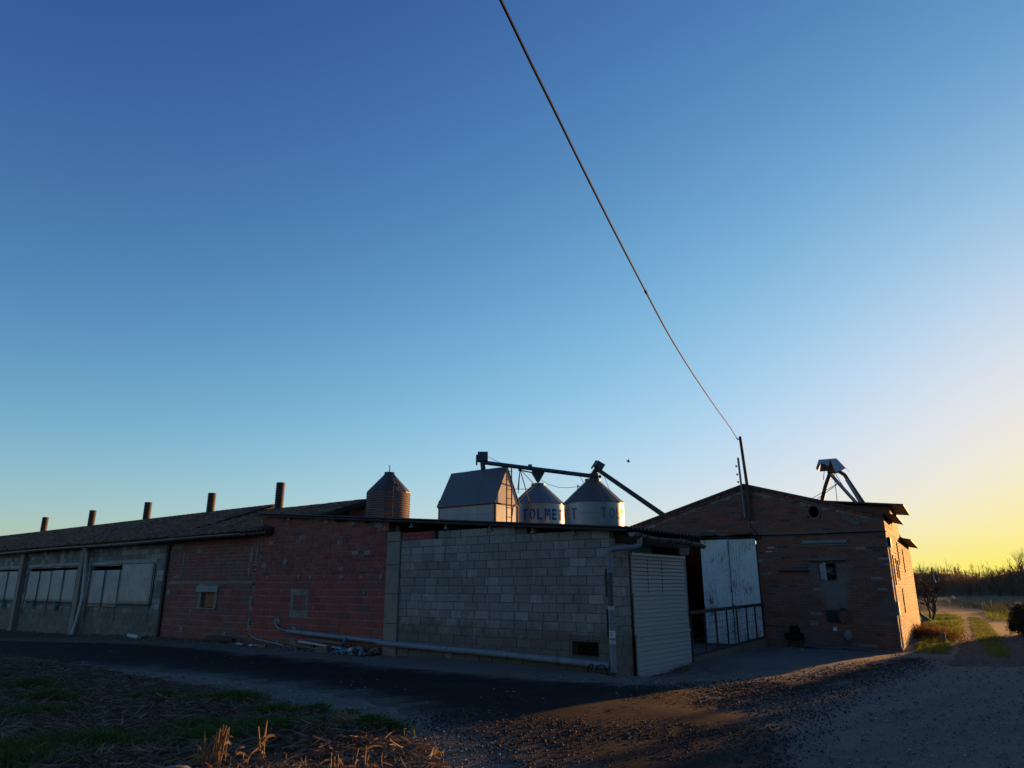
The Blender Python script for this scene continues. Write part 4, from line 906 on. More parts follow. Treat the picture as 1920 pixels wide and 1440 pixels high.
# ------------------------------------------------------------------ masts and overhead cable
ms = thing('service_mast', 'rusty steel mast bolted to gable peak carrying the overhead cable', 'mast', gpt(3.66, .1, 3.7), math.pi-GA)
MB().tube([(0, 0, -.02), (-.01, 0, 1.05), (.075, 0, 2.6)], [.055, .05, .045], 10).build('pole', 'rust_steel', ms)
for z in (.25, .75): MB().box(-.08, .08, -.09, .02, z-.025, z+.025).build('clamp', 'rust_steel', ms)
MB().tube([(.07, 0, 2.5), (.16, .04, 2.52), (.17, .05, 2.56)], .02, 6).build('hook', 'dark_steel', ms)
MB().tube([(0, .05, 0.0), (-.02, .06, -.25), (-.18, .05, -.44), (-.22, -.02, -.52)], .013, 6).build('drop_cable', 'black', ms)
m2 = thing('insulator_mast', 'shorter galvanised mast with three insulators beside the rusty mast', 'mast', gpt(3.80, .1, 3.75), math.pi-GA)
MB().tube([(0, 0, 0), (.03, 0, 1.0), (.055, 0, 1.88)], .033, 8).build('pole', 'galv_dull', m2)
for z in (1.62, 1.36, 1.12):
    x = .03+(z-1)*.03; b = MB().tube([(x, 0, z), (x+.09, 0, z), (x+.09, 0, z+.05)], .011, 6).build('bracket', 'dark_steel', m2); MB().lathe([(.02, 0), (.034, .01), (.02, .03), (.03, .045), (.012, .06)], (x+.085, 0, z-.035), 10).build('insulator', 'pvc_white', b, smooth=True)
cb = [(7.36, 22.42, 6.28), (6.2, 19.8, 6.10), (4.96, 16.86, 5.96), (3.72, 13.94, 5.88), (2.74, 11.65, 5.90), (2.03, 9.98, 6.01), (1.32, 8.32, 6.16), (.79, 7.09, 6.31), (.44, 6.27, 6.42), (.2, 5.72, 6.5), (-.1, 5.0, 6.59), (-1.2, 2.4, 6.95), (-3.0, -1.8, 7.6), (-6.5, -10, 8.9)]
cb[0] = tuple(gpt(3.83, .14, 6.25))
p0 = Vector(cb[0]); MB().tube([q-p0 for q in spline([Vector(c) for c in cb], 6)], .014, 6).build('overhead_cable', 'black', None, smooth=True, loc=p0, label='long black overhead cable sagging from gable mast across the sky', cat='cable')
MB().tube([Vector((2.02, 9.96, 6.012))-p0, Vector((2.05, 10.03, 6.006))-p0], .022, 8).build('cable_joint', 'black', bpy.data.objects['overhead_cable'])

# ------------------------------------------------------------------ silos
def px_at(x, y, Y):
    u, v = (x-960)/1331, (720-y)/1331; s_, c_ = math.sin(PITCH), math.cos(PITCH); d = (u, c_-v*s_, s_+v*c_); t = Y/d[1]
    return Vector((d[0]*t, Y, CAM_H+d[2]*t))
# brown corrugated silo
c = px_at(728.5, 925, 25.0); zt = c.z; sb = thing('brown_silo', 'brown corrugated feed silo with cone top behind the red brick wall', 'silo', (c.x, c.y, 0))
RS = .755; pr = []; n = 46
for i in range(n*4+1): pr.append((RS+.014*math.sin(2*math.pi*i/4), 1.2+(zt-1.2)*i/(n*4)))
MB().lathe(pr, n=48).build('body', 'brown_silo', sb, smooth=True)
MB().lathe([(RS+.02, zt-.005), (RS+.02, zt+.02), (.18, zt+.66), (.18, zt+.735), (.15, zt+.74)], n=12).build('cone_top', 'brown_cone', sb)
MB().lathe([(.12, .35), (RS, 1.2)], n=24).build('hopper', 'brown_cone', sb)
MB().tube([(0, 0, zt+.7), (0, 0, zt+.97), (-.03, 0, zt+.985)], .018, 6).build('top_rod', 'galv_dull', sb)
vdir = Vector((-c.x, -c.y, 0)).normalized(); side = Vector((-vdir.y, vdir.x, 0))
if side.x < 0: side = -side
for q in (-.10, .15):
    p = vdir*(RS+.05)+side*q; MB().tube([p+Vector((0, 0, 1.2)), p+Vector((0, 0, zt+.05)), p-vdir*.42+Vector((0, 0, zt+(.55 if q < 0 else .36)))], .014, 6).build('ladder_rail', 'rust_steel', sb)
for i in range(14):
    z = zt-.1-i*.25; MB().tube([vdir*(RS+.05)+side*-.1+Vector((0, 0, z)), vdir*(RS+.05)+side*.15+Vector((0, 0, z))], .01, 5).build('ladder_rung', 'rust_steel', sb)
q = vdir*.42+side*.08; MB().box(-.12, .12, -.06, .06, zt+.30, zt+.35, Matrix.Translation(q)).build('hatch_frame', 'rust_steel', sb)
MB().sphere(vdir*.5+side*.22+Vector((0, 0, zt+.22)), .1, 8, (1.3, .6, .8)).build('hatch_lid', 'brown_cone', sb)
for k in range(4):
    a = k*math.pi/2+.6; MB().tube([(RS*math.cos(a), RS*math.sin(a), -.2), (RS*math.cos(a), RS*math.sin(a), 1.3)], .04, 6).build('leg', 'rust_steel', sb)

# letters for the silos: strokes as (x0,x1,z0,z1) in a 1x1 cell
LET = {'T': [(0, 1, .8, 1), (.34, .66, 0, .8)], 'L': [(0, .34, 0, 1), (.34, .9, 0, .2)], 'E': [(0, .32, 0, 1), (.32, .9, .8, 1), (.32, .8, .41, .6), (.32, .9, 0, .2)], 'M': [(0, .22, 0, 1), (.78, 1, 0, 1), 'MV'], 'O': ['O']}
def letter(ch, R_, a0, a1, z0, h):
    mb = MB(); da = a1-a0
    def P(u, v, e=0): a = a0+da*u; r = R_+.004+e; return (r*math.cos(a), r*math.sin(a), z0+h*v)
    def quad(p): # 4 (u,v) corners, subdivided across
        n = 4; vs = []
        for i in range(n+1):
            f = i/n; u0, v0 = p[0][0]+(p[1][0]-p[0][0])*f, p[0][1]+(p[1][1]-p[0][1])*f; u1, v1 = p[3][0]+(p[2][0]-p[3][0])*f, p[3][1]+(p[2][1]-p[3][1])*f
            vs += [P(u0, v0), P(u1, v1)]
        mb.add(vs, [(2*i, 2*i+2, 2*i+3, 2*i+1) for i in range(n)])
    for s_ in LET[ch]:
        if s_ == 'MV': quad([(.16, 1), (.40, 1), (.60, .28), (.40, .28)][::1]); quad([(.60, 1), (.84, 1), (.60, .28), (.42, .28)])
        elif s_ == 'O':
            for sg in (1, -1):
                n = 9; vs = []
                for i in range(n+1):
                    a = math.pi/2-.13-(math.pi-.26)*i/n
                    vs += [P(.5+sg*.5*math.cos(a), .5+.5*math.sin(a)), P(.5+sg*.2*math.cos(a)*1.0+sg*.02, .5+.3*math.sin(a))]
                mb.add(vs, [(2*i, 2*i+2, 2*i+3, 2*i+1) for i in range(n)])
        else: x0, x1, v0, v1 = s_; quad([(x0, v0), (x1, v0), (x1, v1), (x0, v1)])
    return mb
def silo(cx, cy, R_, z_eave, z_cap, r_cap, label, name, words, lmat, ztxt, htxt, roofm):
    t = thing(name, label, 'silo', (cx, cy, 0), 0, 'galvanised grain silos')
    pr = [(R_, 1.4)]
    for z in (z_eave-.95, z_eave-.42): pr += [(R_, z-.012), (R_+.008, z-.006), (R_+.008, z+.006), (R_, z+.012)]
    pr += [(R_, z_eave)]; pr = sorted(pr, key=lambda q: q[1])
    MB().lathe(pr, n=56).build('body', 'galvanised', t, smooth=True)
    n = 16; vs = []; fs = []
    MB().lathe([(R_+.04, z_eave-.02), (R_+.04, z_eave+.01), (r_cap+.02, z_cap-.04), (r_cap+.02, z_cap)], n=18).build('cone_roof', roofm, t)
    MB().lathe([(r_cap+.05, z_cap-.03), (r_cap+.06, z_cap+.05), (r_cap, z_cap+.06)], n=20).build('cap_ring', 'galv_dull', t)
    for k in range(9):
        a = 2*math.pi*k/9+.25; MB().tube([((R_+.05)*math.cos(a), (R_+.05)*math.sin(a), z_eave+.012), ((r_cap+.03)*math.cos(a), (r_cap+.03)*math.sin(a), z_cap-.02)], .008, 4).build('roof_rib', roofm, t)
    MB().lathe([(.2, .5), (R_, 1.4)], n=28).build('hopper', 'galv_dull', t)
    for k in range(6):
        a = k*math.pi/3; MB().tube([(R_*math.cos(a), R_*math.sin(a), -.2), (R_*math.cos(a), R_*math.sin(a), 1.6)], .05, 6).build('leg', 'galv_dull', t)
    front = math.atan2(-cy, -cx)
    for ch, d0, d1 in words:
        letter(ch, R_, front+R(d0), front+R(d1), ztxt, htxt).build('letter', lmat, t)
    return t
c2 = px_at(1009.5, 943, 32.5); r2 = 49.3/1331*32.5*1.017
z2e = px_at(1010, 942, 32.5-r2).z; z2c = px_at(1009, 909, 32.5).z
silo2 = silo(c2.x, c2.y, r2, z2e, z2c, .26, 'galvanised silo with bright blue letters on its side, left of the pair', 'grain_silo', [(c, -35+16*i, -35+16*i+12.6) for i, c in enumerate('TOLMET')], 'letter_blue', z2e-.74, .48, 'galv_dull')
c3 = px_at(1112.5, 940, 27.8); r3 = 54.5/1331*27.8*1.017
z3e = px_at(1112, 939, 27.8-r3).z; z3c = px_at(1112, 901, 27.8).z
words3 = [('M', -80, -67), ('E', -62, -51), ('T', -46, -33), ('T', 13, 25), ('O', 30, 43), ('L', 47, 58), ('M', 62, 74)]
silo3 = silo(c3.x, c3.y, r3, z3e, z3c, .25, 'wider galvanised silo with faded grey letters, right of the pair', 'grain_silo', words3, 'letter_faded', z3e-.64, .42, 'silo_cone')
# hatches, small stays on silo 3
MB().tube([(-.62, -.3, z3e+.25), (-.62, -.3, z3e+.72)], .018, 6).build('stay', 'dark_steel', silo3)
MB().tube([(-.62, -.3, z3e+.70), (-.30, -.2, z3e+.46)], .014, 6).build('stay', 'dark_steel', silo3)
MB().tube([(-.55, -.2, z3c+.16), (-.05, -.1, z3c+.10)], .028, 6).build('stay', 'dark_steel', silo3)
MB().tube([(-.52, -.2, z3c+.15), (-.35, -.2, z3c-.15)], .01, 6).build('stay', 'dark_steel', silo3)
MB().cbox(.30, .48, -.42, -.28, z3e+.40, z3e+.52, .02).build('hatch', 'dark_steel', silo3)

# square bin with a steep roof
BS, BO = 10.05, 8.4
bn = thing('hopper_bin', 'square pale metal bin with steep dark sheet roof and sunlit gable end', 'bin', wpt(BS, -BO, 0), math.pi-WA)
Lb, Db, ze, za = 3.04, 1.53, 4.90, 6.40
for i, (z0, z1) in enumerate(((1.5, 2.4), (2.4, 3.3), (3.3, 4.0), (4.0, 4.5), (4.5, 4.86))): MB().box(.04, Lb-.04, -.03, .0, z0+.003, z1-.003).build('wall_sheet', 'galv_white', bn)
MB().box(.0, .03, -Db+.03, -.04, 1.5, 4.86).build('wall_sheet', 'galvanised', bn); MB().box(Lb-.03, Lb, -Db+.03, -.04, 1.5, 4.86).build('wall_sheet', 'galv_white', bn); MB().box(.04, Lb-.04, -Db, -Db+.03, 1.5, 4.86).build('wall_sheet', 'galv_white', bn)
for x in (-.02, Lb-.04):
    for y in (-.045, -Db-.01): MB().box(x, x+.06, y, y+.055, -.3, 4.87).build('corner_post', 'red_steel', bn)
MB().box(-.03, Lb+.03, .012, .05, 4.85, 4.905).build('eave_rail', 'red_steel', bn)
MB().box(-.035, .0, -Db, -.05, 4.85, 4.905).build('eave_rail', 'red_steel', bn)
for i in range(3):
    a, b = -.05+(Lb+.1)*i/3, -.05+(Lb+.1)*(i+1)/3
    for (y0, y1) in ((.06, -Db/2), (-Db-.06, -Db/2)):
        MB().prism([(a+.004, y0, ze), (b-.004, y0, ze), (b-.004, y1, za), (a+.004, y1, za)], (0, 0, .025+.006*(i % 2))).build('roof_sheet', 'roof_sheet', bn)
MB().prism([(-.05, .075, ze-.015), (Lb+.05, .075, ze-.015), (Lb+.05, -.06, ze+.26), (-.05, -.06, ze+.26)], (0, 0, .045)).build('eave_flashing', 'roof_sheet', bn)
ge = MB(); ge.prism([(-.015, .02, ze), (-.015, -Db-.02, ze), (-.015, -Db/2, za-.03)], (.03, 0, 0)); gend = ge.build('gable_sheet', 'pale_sheet', bn)
ge = MB(); ge.prism([(Lb-.015, .02, ze), (Lb-.015, -Db-.02, ze), (Lb-.015, -Db/2, za-.03)], (.03, 0, 0)); ge.build('gable_sheet', 'pale_sheet', bn)
ld = thing('bin_ladder', 'rusty ladder leaning up the sunlit gable end of square bin', 'ladder', wpt(BS-.14, -BO-Db/2, 0), math.pi-WA)
for y in (-.13, .19): MB().tube([(0, y, -.2), (0, y, 6.45)], .026, 6).build('rail', 'rust_steel', ld)
for i in range(17): z = .3+i*.37; MB().tube([(-.0, -.17, z), (0, .25, z)], .016, 5).build('rung', 'rust_steel', ld)

# augers
def obj_at(name, label, cat, p, rz=0): return thing(name, label, cat, p, rz)
A0 = px_at(905, 867, 28.5); A1 = px_at(1113, 893, 27.8)
au = obj_at('transfer_auger', 'long dark transfer auger tube from steep bin roof to right silo', 'auger', A0)
d = A1-A0; MB().tube([Vector((0, 0, 0)), d], .085, 10).build('tube', 'auger_blue', au, smooth=True)
MB().tube([Vector((0.02, 0, 0)), Vector((.02, 0, -.34))], [.13, .09], 10).build('outlet', 'auger_blue', au, smooth=True)
MB().cbox(-.20, .22, -.16, .16, .02, .42, .03).build('motor_box', 'auger_blue', au)
MB().cbox(-.27, -.205, -.13, .13, -.10, .30, .02).build('belt_guard', 'auger_green', au)
fp_ = px_at(1009, 884, 28.6)-A0; ft = px_at(1009, 906, 28.6)-A0
vs = []
for (z, w, p) in ((0, .26, fp_), (-.06, .26, fp_), (ft.z-fp_.z+.03, .045, ft.lerp(fp_, .0))):
    for (x, y) in ((-w, -w*.8), (w, -w*.8), (w, w*.8), (-w, w*.8)): vs.append((p.x+x, p.y+y, fp_.z+z))
mb = MB(); mb.add(vs, [(0, 1, 2, 3)]+[(k*4+j, (k+1)*4+j, (k+1)*4+(j+1) % 4, k*4+(j+1) % 4) for k in range(2) for j in range(4)]+[(8, 11, 10, 9)]); mb.build('funnel', 'funnel_blue', au)
q = px_at(994, 875, 28.7)-A0; MB().cbox(q.x-.08, q.x+.08, q.y-.06, q.y+.06, q.z-.07, q.z+.09, .01).build('inlet_box', 'auger_blue', au)
jp = px_at(975, 880, 28.6)-A0
MB().cbox(jp.x-.07, jp.x+.07, jp.y-.05, jp.y+.05, jp.z-.06, jp.z+.10, .01).build('support_bracket', 'dark_steel', au)
for (x, y, Y, r) in ((972, 925, 28.7, .014), (993, 943, 30.5, .022), (1002, 908, 31.9, .02), (971, 918, 28.9, .02)):
    MB().tube([jp, px_at(x, y, Y)-A0], r, 5).build('stay', 'dark_steel', au)
MB().tube([jp+Vector((0, -.02, -.04)), px_at(1012, 889, 28.6)-A0], .028, 6).build('brace_bar', 'dark_steel', au)
MB().tube([px_at(961, 917, 28.6)-A0, px_at(1003, 917, 29.3)-A0], .012, 5).build('stay', 'dark_steel', au)
MB().tube([px_at(*p)-A0 for p in ((960, 968, 28.4), (962, 950, 28.5), (985, 925, 29.0), (1000, 912, 29.4))], .025, 6).build('handrail', 'rust_steel', au)
MB().tube([Vector((.2, -.1, .22)), Vector((.45, -.08, .1)), Vector((.7, -.06, -.02))], .008, 4).build('wire', 'black', au)
MB().tube([px_at(*p)-A0 for p in ((1015, 900, 28.6), (1028, 908, 28.4), (1046, 913.5, 28.1), (1065, 914.5, 27.9), (1088, 912, 27.7))], .009, 4).build('wire', 'black', au)
B0 = px_at(1120, 880, 27.6); B1 = gpt(6.55, -.6, 0); B1 = px_at(1250, 970, 24.2)
a2 = obj_at('loading_auger', 'dark auger tube slanting from right silo down to gable roof', 'auger', B0)
MB().tube([Vector((0, 0, 0)), B1-B0], .085, 10).build('tube', 'auger_green', a2, smooth=True)
M = Matrix.Rotation(R(32), 4, 'Y'); MB().cbox(-.17, .17, -.15, .15, .02, .30, .02, M).build('motor_box', 'auger_blue', a2); MB().cbox(-.24, -.175, -.16, .16, -.08, .26, .015, M).build('belt_guard', 'auger_green', a2)
MB().tube([Vector((-.03, 0, .02)), Vector((-.14, .03, -.20)), Vector((-.17, .05, -.42))], [.09, .13, .10], 10).build('outlet', 'auger_green', a2, smooth=True)
MB().cbox(-.30, .02, -.12, .12, -.40, -.16, .03).build('gear_box', 'rust_steel', a2)
MB().sphere((.08, -.1, -.30), .07, 8).build('motor', 'red_steel', a2)
MB().tube([Vector((.2, -.05, -.14)), px_at(1144, 921, 27.4)-B0], .008, 4).build('wire', 'black', a2)

# spout tower with hood on the gable barn roof
P0 = gpt(1.62, -3.9, 5.15); sp = thing('spout_hood', 'grey sheet hood on three splayed spout tubes above gable barn roof', 'hood', P0, math.pi-GA)
hz = .62
def fold(pts, name): # thin folded sheet
    mb = MB(); mb.prism(pts, (Vector(pts[1])-Vector(pts[0])).cross(Vector(pts[2])-Vector(pts[0])).normalized()*.01); mb.build(name, 'hood_sheet', sp)
top = [(.36, -.22, .82), (-.20, -.22, .82), (-.20, .30, .80), (.36, .30, .80)]
fold(top, 'hood_top')
fold([(.36, .305, .80), (.0, .305, .80), (.06, .42, .52), (.20, .40, .64), (.40, .40, .62), (.46, .44, .48)], 'hood_front')
fold([(-.0, .306, .80), (-.20, .306, .80), (-.46, .34, .42), (-.14, .46, .30)], 'hood_front')
fold([(-.205, .30, .80), (-.205, -.22, .82), (-.50, -.32, .40), (-.47, .33, .42)], 'hood_side')
fold([(.365, -.22, .82), (.365, .30, .80), (.47, .42, .48), (.50, -.30, .50)], 'hood_side')
fold([(.36, -.225, .82), (-.20, -.225, .82), (-.30, -.34, .46), (.46, -.34, .48)], 'hood_back')
MB().tube([(-.02, 0, .35), (-.02, 0, .62)], [.2, .13], 10).build('distributor', 'rust_steel', sp)
MB().tube([(.02, .06, .48), (.28, .05, -.1), (.48, .0, -.66)], .065, 10).build('spout_tube', 'auger_green', sp, smooth=True)
MB().tube([(.06, .12, .30), (-.2, .1, -.1), (-.62, .05, -.72)], .06, 10).build('spout_tube', 'galvanised', sp, smooth=True)
MB().tube([(-.12, -.02, .46), (-.36, -.04, .26), (-.48, -.06, .0), (-.82, -.1, -.72)], .065, 10).build('spout_tube', 'rust_steel', sp, smooth=True)
MB().tube([(-.40, -.0, .10), (-.74, -.04, -.72)], .05, 10).build('spout_tube', 'galvanised', sp, smooth=True)
for a, b in (((-.06, .2, .3), (-.05, .2, -.7)), ((.2, .3, .55), (.30, .2, .1)), ((-.06, .1, .36), (-.36, .1, -.30)), ((-.10, .1, -.05), (.85, .1, -.55)), ((-.10, .08, -.07), (.7, .1, -.6))): MB().tube([a, b], .011, 5).build('stay_wire', 'dark_steel', sp)

# ------------------------------------------------------------------ bird
bp = px_at(1178, 866, 50); bd_ = thing('bird', 'small dark bird flying in the sky right of the silos', 'bird', bp, .5)
MB().sphere((0, 0, 0), .055, 8, (2.0, .9, .9)).build('body', 'feather', bd_, smooth=True)
MB().sphere((.12, 0, .03), .032, 8, (1.2, 1, 1)).build('head', 'feather', bd_, smooth=True)
for sgn in (1, -1): MB().prism([(.06, .02*sgn, .03), (-.05, .02*sgn, .03), (-.07, .10*sgn, .14), (-.05, .17*sgn, .17), (.03, .11*sgn, .15)], (0, 0, .008)).build('wing', 'feather', bd_)
MB().prism([(-.08, .02, 0), (-.08, -.02, 0), (-.19, -.045, -.03), (-.19, .045, -.03)], (0, 0, .008)).build('tail', 'feather', bd_)

# ------------------------------------------------------------------ debris below the red wall
for i, (s, o_, z, L, lb) in enumerate(((8.75, .35, .22, 1.5, 'pale weathered plank resting on rubble by red wall, upper one'), (8.85, .45, .13, 1.7, 'pale weathered plank with white edge, lower one on rubble by red wall'), (9.35, .55, .06, 1.0, 'short plank half buried in rubble by red wall'))):
    M = Matrix.Rotation(R(-2-2*i), 4, 'Y') @ Matrix.Rotation(R(3*i), 4, 'X'); o = MB().cbox(-L/2, L/2, -.09, .09, -.02, .02, .006, M).build('plank', 'wood_old' if i != 1 else 'pvc_white', None, label=lb, cat='plank', group='planks on the rubble'); o.location = wpt(s, o_, z+.05); o.rotation_euler = (0, 0, math.pi-WA+.1*i)
o = MB().cbox(-.2, .2, -.1, .1, 0, .19, .012).build('loose_block', 'block', None, label='single grey concrete block lying in rubble by teal pipe', cat='block'); o.location = wpt(8.35, .75, 0); o.rotation_euler = (0, .1, math.pi-WA+.2)
for i, (s, o_, lb) in enumerate(((12.35, .75, 'longer scrap of white plastic on ground left of orange brick'), (11.55, .75, 'shorter scrap of white plastic beside orange brick'))):
    mb = MB(); rr2 = random.Random(i); vs = []; fs = []
    for a in range(7):
        for b in range(4): vs.append((a*.07-.21, b*.05-.08, .03+rr2.uniform(0, .07)))
    for a in range(6):
        for b in range(3): v = a*4+b; fs.append((v, v+4, v+5, v+1))
    mb.add(vs, fs); o = mb.build('plastic_scrap', 'litter', None, label=lb, cat='litter', group='plastic scraps'); o.location = wpt(s, o_, .0); o.rotation_euler = (0, 0, math.pi-WA+.3*i); o.modifiers.new('thickness', 'SOLIDIFY').thickness = .004
o = MB().cbox(-.14, .14, -.06, .06, 0, .08, .008).build('orange_brick', 'orange_clay', None, label='single orange brick on ground between white plastic scraps', cat='brick'); o.location = wpt(11.25, .68, .0); o.rotation_euler = (0, .1, math.pi-WA+.3)
mb = MB(); mb.tube([(-.8, 0, .10), (-.3, .03, .12), (.3, 0, .11), (.85, -.04, .08)], [.08, .12, .13, .10], 9); o = mb.build('log', 'wood_dark', None, smooth=True, label='dark rotten log lying against old brick wall of barn', cat='log'); o.location = wpt(14.1, .35, -.02); o.rotation_euler = (0, 0, math.pi-WA)
o = MB().sphere((0, 0, .08), .16, 9, (1.3, .8, .8), .25, 3).build('root_lump', 'wood_dark', None, label='dark clod of roots beside foot of concrete pillar', cat='root'); o.location = wpt(7.2, .5, 0)
# bent sticks by the downpipe
for i in range(2):
    w = [wpt(.25+.2*i, .3, 0), wpt(.18+.2*i, .34, .16), wpt(.05+.25*i, .32, .19), wpt(-.02+.4*i, .3, .05)]; MB().tube([q-w[0] for q in spline(w, 4)], .012, 5).build('bent_hose', 'black', None, loc=w[0], label=('outer' if i else 'inner')+' loop of black hose on ground beside downpipe foot', cat='hose', group='hose loops')

# ------------------------------------------------------------------ scattered stuff: stones, rubble, straw, grass
def ico_stones(name, pts, material, label, cat, kind='stuff'):
    """pts: list of (x,y,z,size)"""
    oct_v = np.array([(1, 0, 0), (-1, 0, 0), (0, 1, 0), (0, -1, 0), (0, 0, .7), (0, 0, -.7)], dtype=float)
    oct_f = np.array([(0, 2, 4), (2, 1, 4), (1, 3, 4), (3, 0, 4), (2, 0, 5), (1, 2, 5), (3, 1, 5), (0, 3, 5)])
    r = np.random.RandomState(5); n = len(pts); P = np.array(pts); th = r.uniform(0, 6.28, n)
    v = oct_v[None]*(1+r.uniform(-.35, .35, (n, 6, 1)))*P[:, 3][:, None, None]
    x = v[..., 0]*np.cos(th)[:, None]-v[..., 1]*np.sin(th)[:, None]; y = v[..., 0]*np.sin(th)[:, None]+v[..., 1]*np.cos(th)[:, None]
    v = np.stack([x, y, v[..., 2]], -1)+P[:, None, :3]
    f = oct_f[None]+6*np.arange(n)[:, None, None]
    npmesh(name, v.reshape(-1, 3), f.reshape(-1, 3), material, None, kind, label, cat)
def in_poly(x, y, P):
    c = False; j = len(P)-1
    for i in range(len(P)):
        if (P[i][1] > y) != (P[j][1] > y) and x < (P[j][0]-P[i][0])*(y-P[i][1])/(P[j][1]-P[i][1])+P[i][0]: c = not c
        j = i
    return c
def on_building(x, y, m=.05):
    s, o = wloc(x, y)
    if -.1 < s < 57 and o < m: return True
    t, g = gloc(x, y)
    return -.05 < t < 7.5 and g < m and g > -13
pts = []
while len(pts) < 42000:
    y = 4.5+24*rng.random()**2.0; x = rng.uniform(-.75, .85)*y*1.02
    if on_building(x, y) or in_field(x, y): continue
    if rng.random() < .88 and in_poly(x, y, ROAD_N+ROAD_F[::-1]): continue
    sz = .0035+.017*rng.random()**6*(1.2 if y < 10 else 1.6)+.004*rng.random(); pts.append((x, y, gz(x, y)+.026, sz))
ico_stones('gravel', pts, 'stone', 'loose grey gravel strewn over the yard', 'gravel')
band = [(-1.6, 10.2), (-.4, 8.4), (.6, 6.2), (2.4, 6.6), (3.6, 9.4), (5.2, 12.0), (8.3, 15.7), (10.3, 18.6), (8.5, 17.6), (5.6, 14.8), (3, 13.8), (1, 12.5)]
pts = []
while len(pts) < 34000:
    x, y = rng.uniform(-1.4, 10.3), rng.uniform(6.5, 18.6)
    if in_poly(x+rng.gauss(0, .22), y+rng.gauss(0, .2), band) and not on_building(x, y):
        if mnoise.noise(Vector((x*1.2, y*1.2, 0))) < rng.uniform(-1.0, .05): continue
        pts.append((x, y, gz(x, y)+.032, .004+.019*rng.random()**4.5))
ico_stones('asphalt_chips', pts, 'chip', 'dark broken asphalt chips across middle of the yard', 'rubble')
pts = []
for i in range(900):
    s = 6.9+3.3*rng.random(); o_ = abs(rng.gauss(0, .35))+.05; p = wpt(s, o_); pts.append((p.x, p.y, gz(p.x, p.y)+max(0, .16-.2*o_)*rng.random()+.02, .012+.05*rng.random()**2))
for i in range(900):
    s = rng.uniform(10, 34); o_ = abs(rng.gauss(0, .3))+.05; p = wpt(s, o_); pts.append((p.x, p.y, gz(p.x, p.y)+.02, .01+.03*rng.random()**2))
ico_stones('rubble', pts, 'stone', 'rubble and clods heaped along foot of red brick wall', 'rubble')
def strips(name, items, material, label, cat):
    """items: base point, direction (unit 3-vector), length, width, bend (vector added at tip), 3-segment ribbon"""
    V, F = [], []; n = 0
    for (p, d, L, w, bend) in items:
        p, d, bend = Vector(p), Vector(d), Vector(bend); sd = d.cross(Vector((rng.uniform(-1, 1), rng.uniform(-1, 1), .6))).normalized()
        for f, ww in ((0, 1), (.4, .95), (.75, .6)):
            q = p+d*(L*f)+bend*(f*f); V += [tuple(q-sd*w*ww/2), tuple(q+sd*w*ww/2)]
        q = p+d*L+bend; V += [tuple(q-sd*w*.08), tuple(q+sd*w*.08)]
        for k in range(3): F.append((n+2*k, n+2*k+1, n+2*k+3, n+2*k+2))
        n += 8
    return npmesh(name, V, F, material, None, 'stuff', label, cat)
items = []
while len(items) < 15000:
    y = 6.5+20*rng.random()**1.8; x = rng.uniform(-.78, .0)*y*1.02
    if not in_field(x, y, rng.uniform(-.15, .25)): continue
    a = rng.uniform(0, 6.28); up = abs(rng.gauss(0, .16)); L = rng.uniform(.06, .30); d = Vector((math.cos(a), math.sin(a), up)).normalized()
    items.append(((x, y, field_z(x, y)+rng.uniform(.0, .035)), d, L, rng.uniform(.006, .022), (rng.uniform(-.05, .05), rng.uniform(-.05, .05), rng.uniform(-.06, .05))))
strips('crop_residue', items, 'straw', 'dry leaf litter and chopped stalks covering the field edge', 'straw')
clumps = [(-4.6, 8.7, 1.0), (-5.4, 8.2, .9), (-3.5, 8.9, .8), (-3.1, 9.4, .7), (-2.7, 9.2, .6), (-3.9, 9.6, .6), (-6.6, 8.4, 1.0), (-7.6, 9.6, .8), (-6.5, 10.6, .7), (-4.3, 11.9, .8), (-5.6, 12.3, .4), (-2.6, 10.9, .5), (-3.3, 10.7, .5), (-2.1, 10.3, .4), (-7.2, 12.0, .6), (-1.45, 9.2, .35), (-1.7, 9.35, .3), (-8.5, 13.5, .7), (-5, 7.6, .9), (-9, 11, .8), (-10.5, 14.8, .7), (-6.2, 7.3, .8)]
items = []
for (cx, cy, r_) in clumps:
    for i in range(int(1500*r_)):
        a, q = rng.uniform(0, 6.28), abs(rng.gauss(0, .45))*r_; x, y = cx+q*math.cos(a)*1.3, cy+q*math.sin(a)*.7
        if not in_field(x, y, -.2): continue
        h = rng.uniform(.09, .26)*(.6+.4*r_)*max(.35, 1-q/r_*.5); tl = rng.gauss(0, .25), rng.gauss(0, .25)
        items.append(((x, y, field_z(x, y)-.01), Vector((tl[0], tl[1], 1)).normalized(), h, rng.uniform(.007, .014), (tl[0]*h*.9, tl[1]*h*.9, -h*.25)))
strips('field_grass', items, 'grass', 'dark green grass tufts growing through the field litter', 'grass')
